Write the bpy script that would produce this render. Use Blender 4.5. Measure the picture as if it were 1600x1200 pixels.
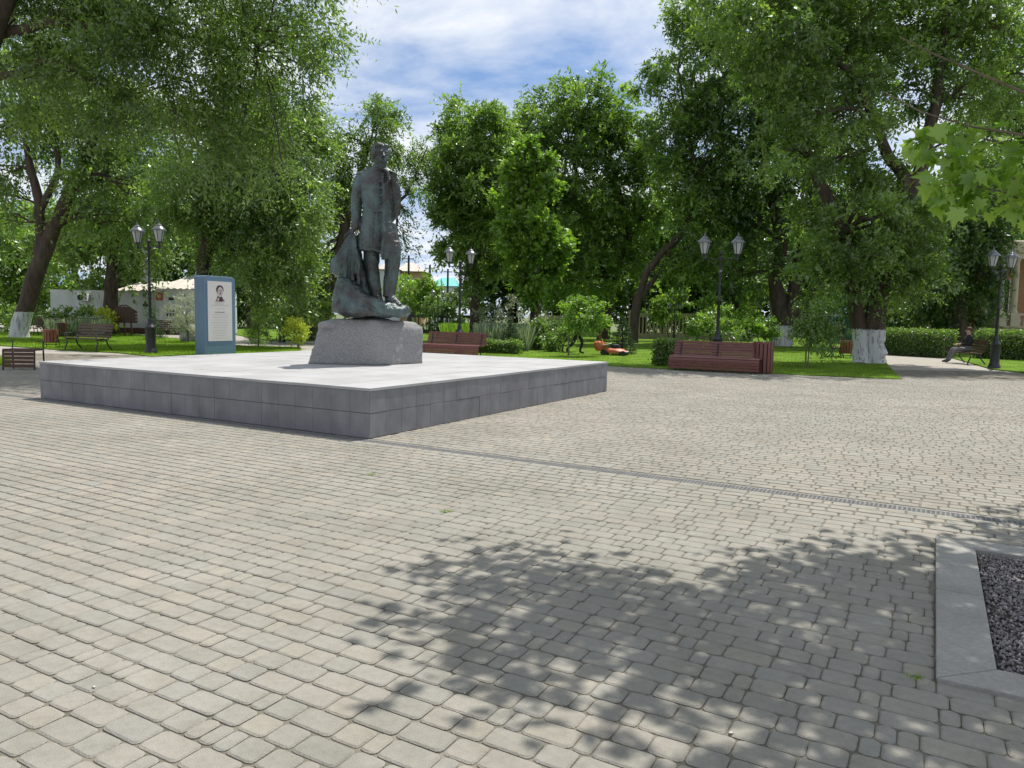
import bpy, math, random
import numpy as np
from mathutils import Vector, Matrix
for o in list(bpy.data.objects): bpy.data.objects.remove(o)
S = bpy.context.scene
C = S.collection
R = math.radians
rng = np.random.default_rng(7)
random.seed(7)

# ------------------------------------------------------------------ camera
H_CAM = 1.45; F_PX = 1164.0; PITCH = R(5.14); ROLL = R(-1.10); TH = R(29.42)
fw = np.array([0, math.cos(PITCH), -math.sin(PITCH)]); rt0 = np.array([1., 0, 0]); dn0 = np.cross(fw, rt0)
rt = math.cos(ROLL)*rt0 + math.sin(ROLL)*dn0
dn = -math.sin(ROLL)*rt0 + math.cos(ROLL)*dn0
cam_d = bpy.data.cameras.new('camera'); cam = bpy.data.objects.new('camera', cam_d); C.objects.link(cam)
cam_d.sensor_fit = 'HORIZONTAL'; cam_d.sensor_width = 36.0; cam_d.lens = 36.0*F_PX/1600.0
cam_d.clip_start = 0.05; cam_d.clip_end = 3000
M4 = Matrix.Identity(4)
for i in range(3):
    M4[i][0] = rt[i]; M4[i][1] = -dn[i]; M4[i][2] = -fw[i]
M4[2][3] = H_CAM
cam.matrix_world = M4
S.camera = cam
def ray(px, py): return rt*(px-800)/F_PX + dn*(py-600)/F_PX + fw
def G(px, py, z=0.0):                      # a pixel's point on the ground (or on height z)
    v = ray(px, py); return v*((z-H_CAM)/v[2]) + np.array([0, 0, H_CAM])
def at(px, py, Y):                         # a pixel's point at ground distance Y
    v = ray(px, py); return v*(Y/v[1]) + np.array([0, 0, H_CAM])
def project(P):
    v = np.asarray(P, float) - np.array([0, 0, H_CAM]); k = v@fw
    return 800+F_PX*(v@rt)/k, 600+F_PX*(v@dn)/k

# ------------------------------------------------------------------ light
SUN_AZ, SUN_EL = R(38), R(64)              # to the right of straight ahead, above the horizon
W = bpy.data.worlds.new('World'); S.world = W; W.use_nodes = True
nt = W.node_tree; nt.nodes.clear()
def wn(t, **k):
    n = nt.nodes.new(t)
    for a, b in k.items(): setattr(n, a, b)
    return n
sky = wn('ShaderNodeTexSky', sky_type='NISHITA', sun_disc=False, sun_elevation=SUN_EL, sun_rotation=SUN_AZ, air_density=1.15, dust_density=0.15, ozone_density=3.0)
tc = wn('ShaderNodeTexCoord'); sep = wn('ShaderNodeSeparateXYZ'); nt.links.new(tc.outputs['Generated'], sep.inputs[0])
zc = wn('ShaderNodeMath', operation='MAXIMUM'); nt.links.new(sep.outputs[2], zc.inputs[0]); zc.inputs[1].default_value = 0.0
za = wn('ShaderNodeMath', operation='ADD'); nt.links.new(zc.outputs[0], za.inputs[0]); za.inputs[1].default_value = 0.10
dx = wn('ShaderNodeMath', operation='DIVIDE'); nt.links.new(sep.outputs[0], dx.inputs[0]); nt.links.new(za.outputs[0], dx.inputs[1])
dy = wn('ShaderNodeMath', operation='DIVIDE'); nt.links.new(sep.outputs[1], dy.inputs[0]); nt.links.new(za.outputs[0], dy.inputs[1])
cb = wn('ShaderNodeCombineXYZ'); nt.links.new(dx.outputs[0], cb.inputs[0]); nt.links.new(dy.outputs[0], cb.inputs[1]); cb.inputs[2].default_value = 17.5
zs = wn('ShaderNodeMath', operation='ADD'); nt.links.new(zc.outputs[0], zs.inputs[0]); zs.inputs[1].default_value = 0.30
cs = wn('ShaderNodeCombineXYZ'); nt.links.new(sep.outputs[0], cs.inputs[0]); nt.links.new(sep.outputs[1], cs.inputs[1]); nt.links.new(zs.outputs[0], cs.inputs[2])
vn = wn('ShaderNodeVectorMath', operation='NORMALIZE'); nt.links.new(cs.outputs[0], vn.inputs[0]); nt.links.new(vn.outputs[0], sky.inputs[0])   # clear deep air: no bright band at the horizon
n1 = wn('ShaderNodeTexNoise'); n1.inputs['Scale'].default_value = 1.35; n1.inputs['Detail'].default_value = 9; n1.inputs['Roughness'].default_value = .58; n1.inputs['Distortion'].default_value = .25
nt.links.new(cb.outputs[0], n1.inputs['Vector'])
cr = wn('ShaderNodeValToRGB'); cr.color_ramp.elements[0].position = .32; cr.color_ramp.elements[1].position = .57
cr.color_ramp.elements[0].color = (0, 0, 0, 1); cr.color_ramp.elements[1].color = (.92, .92, .92, 1)
nt.links.new(n1.outputs[0], cr.inputs[0])
mx = wn('ShaderNodeMixRGB'); nt.links.new(cr.outputs[0], mx.inputs[0]); nt.links.new(sky.outputs[0], mx.inputs[1]); mx.inputs[2].default_value = (7.1, 7.3, 7.55, 1)
bg = wn('ShaderNodeBackground'); bg.inputs[1].default_value = 0.11; nt.links.new(mx.outputs[0], bg.inputs[0])
wo = wn('ShaderNodeOutputWorld'); nt.links.new(bg.outputs[0], wo.inputs[0])
sd = bpy.data.lights.new('sun', 'SUN'); sd.energy = 4.7; sd.angle = R(.55); sd.color = (1, .95, .87)
so = bpy.data.objects.new('sun', sd); C.objects.link(so); so.location = (20, 20, 60)
sv = Vector((math.sin(SUN_AZ)*math.cos(SUN_EL), math.cos(SUN_AZ)*math.cos(SUN_EL), math.sin(SUN_EL)))
so.rotation_euler = sv.to_track_quat('Z', 'Y').to_euler()
S.view_settings.view_transform = 'Standard'; S.view_settings.look = 'None'; S.view_settings.gamma = 1
S.view_settings.use_curve_mapping = False; S.view_settings.exposure = 0.38

# ------------------------------------------------------------------ helpers
def mat(name, col, rough=.75, col2=None, scale=8., bump=0., bscale=40., metal=0., attr=None, cols=None, spec=.35, detail=6, lo=.35, hi=.65, coords='Object', stretch=None):
    m = bpy.data.materials.new(name); m.use_nodes = True; t = m.node_tree; b = t.nodes['Principled BSDF']
    b.inputs['Roughness'].default_value = rough; b.inputs['Metallic'].default_value = metal; b.inputs['Specular IOR Level'].default_value = spec
    L = t.links.new
    c = t.nodes.new('ShaderNodeTexCoord'); src = c.outputs[coords]
    if stretch:
        mp = t.nodes.new('ShaderNodeMapping'); mp.inputs['Scale'].default_value = stretch; L(src, mp.inputs[0]); src = mp.outputs[0]
    out = None
    if attr:
        a = t.nodes.new('ShaderNodeAttribute'); a.attribute_name = attr
        r = t.nodes.new('ShaderNodeValToRGB'); e = r.color_ramp.elements
        for i, cc in enumerate(cols):
            p = i/(len(cols)-1)
            if i == 0: el = e[0]
            elif i == len(cols)-1: el = e[len(e)-1]
            else: el = e.new(p)
            el.position = p; el.color = (*cc, 1)
        L(a.outputs['Fac'], r.inputs[0]); out = r.outputs[0]
    n = None
    if col2 is not None:
        n = t.nodes.new('ShaderNodeTexNoise'); n.inputs['Scale'].default_value = scale; n.inputs['Detail'].default_value = detail; L(src, n.inputs['Vector'])
        r2 = t.nodes.new('ShaderNodeValToRGB'); r2.color_ramp.elements[0].position = lo; r2.color_ramp.elements[1].position = hi
        r2.color_ramp.elements[0].color = (*(col if not attr else (1, 1, 1)), 1); r2.color_ramp.elements[1].color = (*col2, 1); L(n.outputs[0], r2.inputs[0])
        if out is None: out = r2.outputs[0]
        else:
            mm = t.nodes.new('ShaderNodeMixRGB'); mm.blend_type = 'MULTIPLY'; mm.inputs[0].default_value = 1; L(out, mm.inputs[1]); L(r2.outputs[0], mm.inputs[2]); out = mm.outputs[0]
    if out is None: b.inputs['Base Color'].default_value = (*col, 1)
    else: L(out, b.inputs['Base Color'])
    if bump:
        n2 = t.nodes.new('ShaderNodeTexNoise'); n2.inputs['Scale'].default_value = bscale; n2.inputs['Detail'].default_value = 5; L(src, n2.inputs['Vector'])
        bp = t.nodes.new('ShaderNodeBump'); bp.inputs['Strength'].default_value = bump; bp.inputs['Distance'].default_value = .02; L(n2.outputs[0], bp.inputs['Height']); L(bp.outputs[0], b.inputs['Normal'])
    return m
def leafmat(name, c0, c1, tr=.45, gl=.06):
    m = bpy.data.materials.new(name); m.use_nodes = True; t = m.node_tree; t.nodes.clear(); L = t.links.new
    a = t.nodes.new('ShaderNodeAttribute'); a.attribute_name = 'tone'
    r = t.nodes.new('ShaderNodeValToRGB'); r.color_ramp.elements[0].color = (*c0, 1); r.color_ramp.elements[1].color = (*c1, 1); L(a.outputs['Fac'], r.inputs[0])
    d = t.nodes.new('ShaderNodeBsdfDiffuse'); L(r.outputs[0], d.inputs[0])
    tl = t.nodes.new('ShaderNodeBsdfTranslucent'); mu = t.nodes.new('ShaderNodeMixRGB'); mu.blend_type = 'MULTIPLY'; mu.inputs[0].default_value = 1
    mu.inputs[2].default_value = (1.45, 1.5, .75, 1); L(r.outputs[0], mu.inputs[1]); L(mu.outputs[0], tl.inputs[0])
    m1 = t.nodes.new('ShaderNodeMixShader'); m1.inputs[0].default_value = tr; L(d.outputs[0], m1.inputs[1]); L(tl.outputs[0], m1.inputs[2])
    g = t.nodes.new('ShaderNodeBsdfGlossy'); g.inputs['Roughness'].default_value = .42; g.inputs[0].default_value = (.9, .95, .9, 1)
    m2 = t.nodes.new('ShaderNodeMixShader'); m2.inputs[0].default_value = gl; L(m1.outputs[0], m2.inputs[1]); L(g.outputs[0], m2.inputs[2])
    o = t.nodes.new('ShaderNodeOutputMaterial'); L(m2.outputs[0], o.inputs[0])
    return m
def tag(o, label=None, cat=None, group=None, kind=None):
    if label: o['label'] = label
    if cat: o['category'] = cat
    if group: o['group'] = group
    if kind: o['kind'] = kind
    return o
def wloc(o):
    v = Vector((0, 0, 0))
    while o: v = v + o.location; o = o.parent
    return np.array(v)
def empty(name, loc, label=None, cat=None, group=None, rz=0):
    o = bpy.data.objects.new(name, None); C.objects.link(o); o.location = tuple(loc); o.rotation_euler = (0, 0, rz); o.empty_display_size = .2
    return tag(o, label, cat, group)
def link(name, me, parent=None, loc=None):
    o = bpy.data.objects.new(name, me); C.objects.link(o)
    if parent: o.parent = parent
    if loc is not None: o.location = tuple(loc)
    return o
def npmesh(name, V, F, m, tone=None, smooth=False):
    """F: (n,k) array of equal polygons, or list of polygons"""
    me = bpy.data.meshes.new(name); V = np.asarray(V, np.float32)
    if isinstance(F, np.ndarray):
        n, k = F.shape
        me.vertices.add(len(V)); me.vertices.foreach_set('co', V.ravel())
        me.loops.add(n*k); me.loops.foreach_set('vertex_index', F.ravel().astype(np.int32))
        me.polygons.add(n); me.polygons.foreach_set('loop_start', np.arange(0, n*k, k, dtype=np.int32))
        me.update(calc_edges=True)
    else:
        me.from_pydata([tuple(map(float, v)) for v in V], [], F); me.update()
    if tone is not None:
        at_ = me.attributes.new('tone', 'FLOAT', 'FACE'); at_.data.foreach_set('value', np.asarray(tone, np.float32))
    if m: me.materials.append(m)
    if smooth: me.polygons.foreach_set('use_smooth', np.ones(len(me.polygons), bool))
    return me
def fixn(me):
    import bmesh
    b = bmesh.new(); b.from_mesh(me); bmesh.ops.recalc_face_normals(b, faces=b.faces); b.to_mesh(me); b.free()
class MB:
    def __init__(s): s.v = []; s.f = []
    def add(s, V, F):
        n = len(s.v); s.v += [tuple(map(float, p)) for p in V]; s.f += [tuple(i+n for i in f) for f in F]; return s
    def box(s, c, d, rz=0, rx=0, ch=0.0):
        hx, hy, hz = d[0]/2, d[1]/2, d[2]/2
        if ch <= 0:
            V = [(x, y, z) for x in (-hx, hx) for y in (-hy, hy) for z in (-hz, hz)]
            F = [(0, 1, 3, 2), (4, 6, 7, 5), (0, 4, 5, 1), (2, 3, 7, 6), (0, 2, 6, 4), (1, 5, 7, 3)]
        else:
            V = []; 
            for (a, b, z) in ((hx-ch, hy-ch, -hz), (hx, hy, -hz+ch), (hx, hy, hz-ch), (hx-ch, hy-ch, hz)):
                V += [(-a, -b, z), (a, -b, z), (a, b, z), (-a, b, z)]
            F = [(3, 2, 1, 0), (12, 13, 14, 15)]
            for k in range(3):
                for i in range(4): F.append((k*4+i, k*4+(i+1) % 4, k*4+4+(i+1) % 4, k*4+4+i))
        m = Matrix.Translation(c) @ Matrix.Rotation(rz, 4, 'Z') @ Matrix.Rotation(rx, 4, 'X')
        return s.add([m @ Vector(p) for p in V], F)
    def tube(s, pts, rad, n=8, cap=True):
        pts = [np.array(p, float) for p in pts]
        if not hasattr(rad, '__len__'): rad = [rad]*len(pts)
        V = []; F = []; prev = None
        for i, p in enumerate(pts):
            d = pts[min(i+1, len(pts)-1)]-pts[max(i-1, 0)]; d = d/(np.linalg.norm(d)+1e-9)
            if prev is None: u = np.cross(d, [0, 0, 1.] if abs(d[2]) < .9 else [0, 1., 0])
            else: u = prev-d*(prev@d)
            u = u/(np.linalg.norm(u)+1e-9); prev = u; w = np.cross(d, u)
            for k in range(n):
                a = 2*math.pi*k/n; V.append(p+rad[i]*(math.cos(a)*u+math.sin(a)*w))
        for i in range(len(pts)-1):
            for k in range(n): F.append((i*n+k, i*n+(k+1) % n, i*n+n+(k+1) % n, i*n+n+k))
        if cap: F += [tuple(range(n-1, -1, -1)), tuple((len(pts)-1)*n+k for k in range(n))]
        return s.add(V, F)
    def lathe(s, prof, c=(0, 0, 0), n=12, ph=0.0):
        V = []; F = []
        for r, z in prof:
            for k in range(n): a = 2*math.pi*k/n+ph; V.append((c[0]+r*math.cos(a), c[1]+r*math.sin(a), c[2]+z))
        for i in range(len(prof)-1):
            for k in range(n): F.append((i*n+k, i*n+(k+1) % n, i*n+n+(k+1) % n, i*n+n+k))
        F += [tuple(range(n-1, -1, -1)), tuple((len(prof)-1)*n+k for k in range(n))]
        return s.add(V, F)
    def loft(s, secs, n=20):
        """secs: (cx,cy,cz,rx,ry,rot)"""
        V = []; F = []
        for cx, cy, cz, rx, ry, ro in secs:
            for k in range(n):
                a = 2*math.pi*k/n; x = rx*math.cos(a); y = ry*math.sin(a)
                V.append((cx+x*math.cos(ro)-y*math.sin(ro), cy+x*math.sin(ro)+y*math.cos(ro), cz))
        for i in range(len(secs)-1):
            for k in range(n): F.append((i*n+k, i*n+(k+1) % n, i*n+n+(k+1) % n, i*n+n+k))
        F += [tuple(range(n-1, -1, -1)), tuple((len(secs)-1)*n+k for k in range(n))]
        return s.add(V, F)
    def ell(s, c, r, rz=0, n=14, m=8, tilt=0):
        V = []; F = []
        mt = Matrix.Translation(c) @ Matrix.Rotation(rz, 4, 'Z') @ Matrix.Rotation(tilt, 4, 'Y')
        for j in range(1, m):
            p = math.pi*j/m
            for k in range(n):
                a = 2*math.pi*k/n; V.append(mt @ Vector((r[0]*math.sin(p)*math.cos(a), r[1]*math.sin(p)*math.sin(a), -r[2]*math.cos(p))))
        b = len(V); V += [mt @ Vector((0, 0, -r[2])), mt @ Vector((0, 0, r[2]))]
        for j in range(m-2):
            for k in range(n): F.append((j*n+k, j*n+(k+1) % n, j*n+n+(k+1) % n, j*n+n+k))
        for k in range(n): F += [(b, (k+1) % n, k), (b+1, (m-2)*n+k, (m-2)*n+(k+1) % n)]
        return s.add(V, F)
    def prism(s, poly, z0, z1):
        n = len(poly)
        V = [(p[0], p[1], z0) for p in poly]+[(p[0], p[1], z1) for p in poly]
        F = [tuple(range(n-1, -1, -1)), tuple(range(n, 2*n))]+[(i, (i+1) % n, n+(i+1) % n, n+i) for i in range(n)]
        return s.add(V, F)
    def mesh(s, name, m, smooth=False, off=None):
        V = np.array(s.v); 
        if off is not None: V = V-np.array(off)
        me = npmesh(name, V, s.f, m); fixn(me)
        if smooth:
            me.polygons.foreach_set('use_smooth', np.ones(len(me.polygons), bool))
            try: me.set_sharp_from_angle(angle=R(42))
            except Exception: pass
        return me
    def build(s, name, m, parent=None, smooth=False, world=True):
        off = wloc(parent) if (parent is not None and world) else None
        return link(name, s.mesh(name, m, smooth, off), parent)
def copy_tree(o, parent=None):
    c = o.copy(); C.objects.link(c); c.parent = parent
    for ch in list(o.children):
        if ch.get('_src') is None: copy_tree(ch, c)
    return c
def voxel(name, mb, vox, m, parent, noise=0., nscale=5., smooth_it=4, noise2=0.):
    """join closed shapes into one skin and roughen it a little"""
    me = npmesh(name, np.array(mb.v), mb.f, None); fixn(me)
    o = bpy.data.objects.new('tmp', me); C.objects.link(o)
    r = o.modifiers.new('r', 'REMESH'); r.mode = 'VOXEL'; r.voxel_size = vox
    sm = o.modifiers.new('s', 'SMOOTH'); sm.iterations = smooth_it; sm.factor = .5
    bpy.context.view_layer.update()
    e = o.evaluated_get(bpy.context.evaluated_depsgraph_get()); me2 = bpy.data.meshes.new_from_object(e)
    C.objects.unlink(o); bpy.data.objects.remove(o)
    if noise or noise2:
        from mathutils import noise as mn
        k = len(me2.vertices); co = np.empty(k*3, np.float32); me2.vertices.foreach_get('co', co); co = co.reshape(-1, 3)
        no = np.empty(k*3, np.float32); me2.vertex_normals.foreach_get('vector', no); no = no.reshape(-1, 3)
        d = np.array([mn.fractal(Vector(p)*nscale, 1.0, 2.0, 3)*noise + mn.noise(Vector(p)*nscale*4.3)*noise2 for p in co.tolist()])
        me2.vertices.foreach_set('co', (co+no*d[:, None]).astype(np.float32).ravel())
    me2.name = name; me2.materials.clear(); me2.materials.append(m)
    if parent is not None:
        k = len(me2.vertices); co = np.empty(k*3, np.float32); me2.vertices.foreach_get('co', co)
        me2.vertices.foreach_set('co', (co.reshape(-1, 3)-wloc(parent)).astype(np.float32).ravel())
    me2.polygons.foreach_set('use_smooth', np.ones(len(me2.polygons), bool))
    me2.update()
    return link(name, me2, parent)

# ------------------------------------------------------------------ materials
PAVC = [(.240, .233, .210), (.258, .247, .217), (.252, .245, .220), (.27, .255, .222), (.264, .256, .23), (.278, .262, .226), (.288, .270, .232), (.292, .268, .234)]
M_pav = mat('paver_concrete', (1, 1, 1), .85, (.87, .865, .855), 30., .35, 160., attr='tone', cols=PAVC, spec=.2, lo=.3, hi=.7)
M_joint = mat('joint_sand', (.10, .095, .07), .95, (.21, .19, .155), 4., .4, 200.)
M_far = mat('far_paving', (.33, .305, .26), .9, (.27, .255, .225), 3., .2, 60.)
M_ground = mat('far_ground', (.09, .12, .05), .95, (.13, .15, .07), .4, .3, 5.)
M_lawn = mat('lawn_soil_grass', (.085, .165, .02), .95, (.135, .215, .03), 2.5, .6, 60., spec=.05)
M_grass = leafmat('grass_blade', (.09, .195, .012), (.26, .38, .03), .45, .0)
M_side = mat('granite_tile_grey', (.205, .205, .22), .55, (.165, .165, .18), 5., .05, 90., spec=.45)
M_top = mat('pale_slab', (.50, .50, .52), .7, (.93, .93, .935), 1.5, .06, 90., attr='tone', cols=[(.345, .345, .352), (.385, .385, .392)])
M_granite = mat('pedestal_granite', (.13, .13, .14), .8, (.36, .355, .345), 105., .5, 60., detail=3, lo=.36, hi=.62)
M_bronze = mat('dark_bronze', (.058, .055, .054), .36, (.085, .125, .122), 3.2, .9, 34., metal=.35, spec=.6, detail=9, lo=.42, hi=.62)
M_drain = mat('galvanised_grate', (.21, .21, .205), .6, (.15, .15, .15), 9., .1, 80., metal=.1)
M_black = mat('black_void', (.012, .012, .012), .9)
M_iron = mat('black_iron', (.018, .02, .022), .4, (.035, .037, .04), 14., .1, 60., metal=.3, spec=.5)
M_glass = mat('lamp_glass', (.40, .42, .43), .25, spec=.5)
M_cap = mat('lamp_cap_metal', (.16, .17, .18), .3, metal=.6)
M_maroon = mat('maroon_wood', (.115, .034, .028), .36, (.165, .055, .042), 6., .1, 60., spec=.55, stretch=(1, 8, 8))
M_brown = mat('dark_brown_wood', (.06, .03, .02), .5, (.10, .05, .032), 6., .15, 60., stretch=(1, 8, 8))
M_binwood = mat('reddish_bin_wood', (.15, .055, .03), .55, (.22, .09, .05), 8., .15, 60., stretch=(8, 8, 1))
M_blue = mat('stele_blue_paint', (.13, .215, .32), .5, (.12, .20, .30), 3., .05, 60.)
M_panel = mat('stele_white_panel', (.66, .645, .65), .4)
M_ink = mat('dark_print', (.05, .045, .05), .6)
M_inkg = mat('grey_print', (.33, .33, .36), .6)
M_skinp = mat('print_skin', (.50, .46, .45), .6)
M_redp = mat('print_red', (.35, .06, .05), .6)
M_kerb = mat('kerb_concrete', (.33, .32, .295), .85, (.26, .255, .24), 45., .3, 120., lo=.3, hi=.7)
M_gravel = mat('gravel_stone', (1, 1, 1), .85, attr='tone', cols=[(.11, .10, .105), (.24, .22, .225), (.17, .155, .16), (.38, .35, .345)])
M_grit = mat('pale_grit', (1, 1, 1), .9, attr='tone', cols=[(.06, .04, .02), (.45, .42, .36), (.6, .58, .52), (.5, .47, .4)])
M_soil = mat('bed_soil', (.055, .05, .05), .95)
M_wwall = mat('white_render', (.66, .68, .68), .9, (.57, .60, .60), 1.2, .15, 30.)
M_roof = mat('corrugated_sheet', (.50, .45, .39), .7, (.40, .36, .31), 2., .1, 30.)
M_greyroof = mat('grey_sheet_roof', (.30, .33, .37), .6)
M_dark = mat('dark_recess', (.02, .02, .022), .6)
M_frame = mat('white_frame', (.62, .62, .60), .6)
M_red = mat('red_plate', (.42, .035, .04), .5)
M_yel = mat('yellow_brick', (.42, .30, .16), .9, (.34, .24, .13), 3., .2, 20.)
M_pale = mat('pale_wall', (.50, .53, .54), .8)
M_teal = mat('teal_roof', (.12, .42, .40), .6)
M_tealf = mat('teal_fence', (.05, .20, .17), .6)
M_cream = mat('cream_stone', (.46, .41, .31), .85, (.40, .35, .27), 2., .1, 30.)
M_brick = mat('orange_wall', (.48, .27, .16), .85, (.40, .22, .13), 4., .2, 30.)
M_beige = mat('beige_concrete_fence', (.36, .31, .25), .9, (.29, .25, .20), 3., .2, 30.)
M_orange = mat('orange_mower_plastic', (.46, .115, .045), .5, spec=.4)
M_skin = mat('skin', (.42, .25, .18), .6)
M_cloth1 = mat('dark_clothes', (.025, .025, .03), .9)
M_cloth2 = mat('grey_check_cloth', (.16, .15, .16), .9)
M_cloth3 = mat('khaki_clothes', (.14, .12, .085), .9)
M_hair = mat('brown_hair', (.10, .04, .02), .7)
M_rock = mat('grey_boulder', (.24, .24, .24), .9, (.33, .33, .33), 6., .4, 20.)
def barkmat(name, c0, c1, wash=None):
    m = mat(name, c0, .95, c1, 7., .9, 16., stretch=(1, 1, .22))
    if wash:
        t = m.node_tree; L = t.links.new; b = t.nodes['Principled BSDF']; old = b.inputs['Base Color'].links[0].from_socket
        c = t.nodes.new('ShaderNodeTexCoord'); sp = t.nodes.new('ShaderNodeSeparateXYZ'); L(c.outputs['Object'], sp.inputs[0])
        n = t.nodes.new('ShaderNodeTexNoise'); n.inputs['Scale'].default_value = 16; n.inputs['Detail'].default_value = 6; mp = t.nodes.new('ShaderNodeMapping'); mp.inputs['Scale'].default_value = (1, 1, .10); L(c.outputs['Object'], mp.inputs[0]); L(mp.outputs[0], n.inputs['Vector'])
        a = t.nodes.new('ShaderNodeMath'); a.operation = 'MULTIPLY_ADD'; L(n.outputs[0], a.inputs[0]); a.inputs[1].default_value = .25; L(sp.outputs[2], a.inputs[2])
        g = t.nodes.new('ShaderNodeMath'); g.operation = 'LESS_THAN'; L(a.outputs[0], g.inputs[0]); g.inputs[1].default_value = wash+.12
        r = t.nodes.new('ShaderNodeValToRGB'); r.color_ramp.elements[0].position = .34; r.color_ramp.elements[1].position = .5; r.color_ramp.elements[0].color = (.20, .19, .18, 1); r.color_ramp.elements[1].color = (.52, .53, .54, 1); L(n.outputs[0], r.inputs[0])
        mx_ = t.nodes.new('ShaderNodeMixRGB'); L(g.outputs[0], mx_.inputs[0]); L(old, mx_.inputs[1]); L(r.outputs[0], mx_.inputs[2]); L(mx_.outputs[0], b.inputs['Base Color'])
    return m
M_bark = barkmat('elm_bark', (.095, .072, .055), (.05, .038, .03))
M_barkw = barkmat('elm_bark_whitewashed', (.095, .072, .055), (.05, .038, .03), 1.25)
M_barkl = barkmat('light_bark', (.20, .16, .12), (.12, .095, .07))
LF = {
 'elm': leafmat('elm_leaf', (.05, .105, .022), (.20, .31, .06), .58, .07),
 'dark': leafmat('dark_leaf', (.036, .08, .02), (.135, .23, .048), .54, .06),
 'bright': leafmat('bright_leaf', (.095, .19, .025), (.21, .345, .05), .55, .05),
 'maple': leafmat('maple_leaf', (.13, .25, .03), (.28, .42, .08), .55, .05),
 'far': leafmat('far_leaf', (.062, .13, .024), (.21, .33, .06), .58, .06),
 'con': leafmat('conifer_leaf', (.025, .065, .025), (.07, .13, .05), .25, .04),
 'lav': leafmat('lavender_leaf', (.13, .19, .12), (.26, .31, .25), .35, .03),
 'yel': leafmat('yellow_leaf', (.26, .34, .02), (.45, .50, .05), .4, .05),
 'silver': leafmat('silver_leaf', (.24, .28, .22), (.40, .43, .36), .35, .05),
}

def stain(m, scale, lo, hi, stretch=(1, 1, 1), p0=.35, p1=.65):   # worn and dirty patches laid over a surface's own colour
    t = m.node_tree; L = t.links.new; b = t.nodes['Principled BSDF']; old = b.inputs['Base Color'].links[0].from_socket
    gnode = t.nodes.new('ShaderNodeNewGeometry'); mp = t.nodes.new('ShaderNodeMapping'); mp.inputs['Scale'].default_value = stretch; L(gnode.outputs['Position'], mp.inputs[0])
    n = t.nodes.new('ShaderNodeTexNoise'); n.inputs['Scale'].default_value = scale; n.inputs['Detail'].default_value = 7; n.inputs['Roughness'].default_value = .62; L(mp.outputs[0], n.inputs['Vector'])
    r = t.nodes.new('ShaderNodeValToRGB'); r.color_ramp.elements[0].position = p0; r.color_ramp.elements[1].position = p1; r.color_ramp.elements[0].color = (lo, lo, lo*.98, 1); r.color_ramp.elements[1].color = (hi, hi, hi, 1); L(n.outputs[0], r.inputs[0])
    x = t.nodes.new('ShaderNodeMixRGB'); x.blend_type = 'MULTIPLY'; x.inputs[0].default_value = 1; L(old, x.inputs[1]); L(r.outputs[0], x.inputs[2]); L(x.outputs[0], b.inputs['Base Color'])
stain(M_pav, .9, .86, 1.06); stain(M_pav, 7., .9, 1.04, p0=.3, p1=.55); stain(M_side, 2.2, .78, 1.1, (1, 1, .25)); stain(M_top, 1.6, .88, 1.04); stain(M_kerb, 3., .84, 1.05)
stain(M_lawn, .7, .62, 1.2); stain(M_wwall, 1.5, .85, 1.03, (1, 1, .3)); stain(M_bronze, 3.0, .55, 1.25, (1, 1, .35), .38, .62)

# ------------------------------------------------------------------ plan: plaza grid
a2 = np.array([math.cos(TH), -math.sin(TH), 0]); bb = np.array([math.sin(TH), math.cos(TH), 0])
N0 = G(577.5, 685.5)
def UV(u, v, z=0.): return N0+a2*u+bb*v+np.array([0, 0, z])
def uv_of(P): d = np.asarray(P)-N0; return d@a2, d@bb
HP = .59; LU = 6.86; LV = 7.25
u_c, v_c = [], []
BU0, BV1 = uv_of(G(1461.5, 840)); _, BV0 = uv_of(G(1463, 1065)); BU0 = (BU0+uv_of(G(1463, 1065))[0])/2
iu1, iv1 = uv_of(G(1522.5, 864)); iu0, iv0 = uv_of(G(1556, 1055))
KW = .5*((iu0-BU0)+(iu1-BU0)); KWv = .5*((BV1-iv1)+(iv0-BV0)); KW = max(.22, .5*(KW+KWv))
BS = BV1-BV0
DR0, DR1 = -.190, -.012

def inpoly(P, poly):
    x, y = P[..., 0], P[..., 1]; r = np.zeros(x.shape, bool); n = len(poly)
    for i in range(n):
        x0, y0 = poly[i][:2]; x1, y1 = poly[(i+1) % n][:2]
        c = (y0 > y) != (y1 > y)
        with np.errstate(divide='ignore', invalid='ignore'):
            r ^= c & (x < (x1-x0)*(y-y0)/(y1-y0+1e-12)+x0)
    return r
def gp(L): return [G(*p)[:2] for p in L]
LAWNS = {
 'centre': gp([(640, 552), (760, 559), (950, 572), (1050, 577.5), (1180, 583), (1300, 588.5), (1408, 593), (1387, 571), (1379, 545), (1290, 530), (1160, 524), (1000, 518), (760, 515), (640, 518)]),
 'right': gp([(1440, 546), (1549, 577), (1600, 583), (1900, 598), (1900, 560), (1700, 540), (1500, 533)]),
 'left': gp([(-60, 536), (40, 543), (95, 547), (185, 551.5), (235, 557), (320, 559), (420, 555), (470, 551), (470, 543), (380, 541), (330, 535), (200, 521.5), (60, 519), (-60, 518)]),
 'behind': gp([(420, 533), (500, 533), (500, 516), (380, 513), (330, 516)]),
 'strip': gp([(-60, 558), (14, 560), (17, 571), (-60, 574)]),
}
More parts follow.
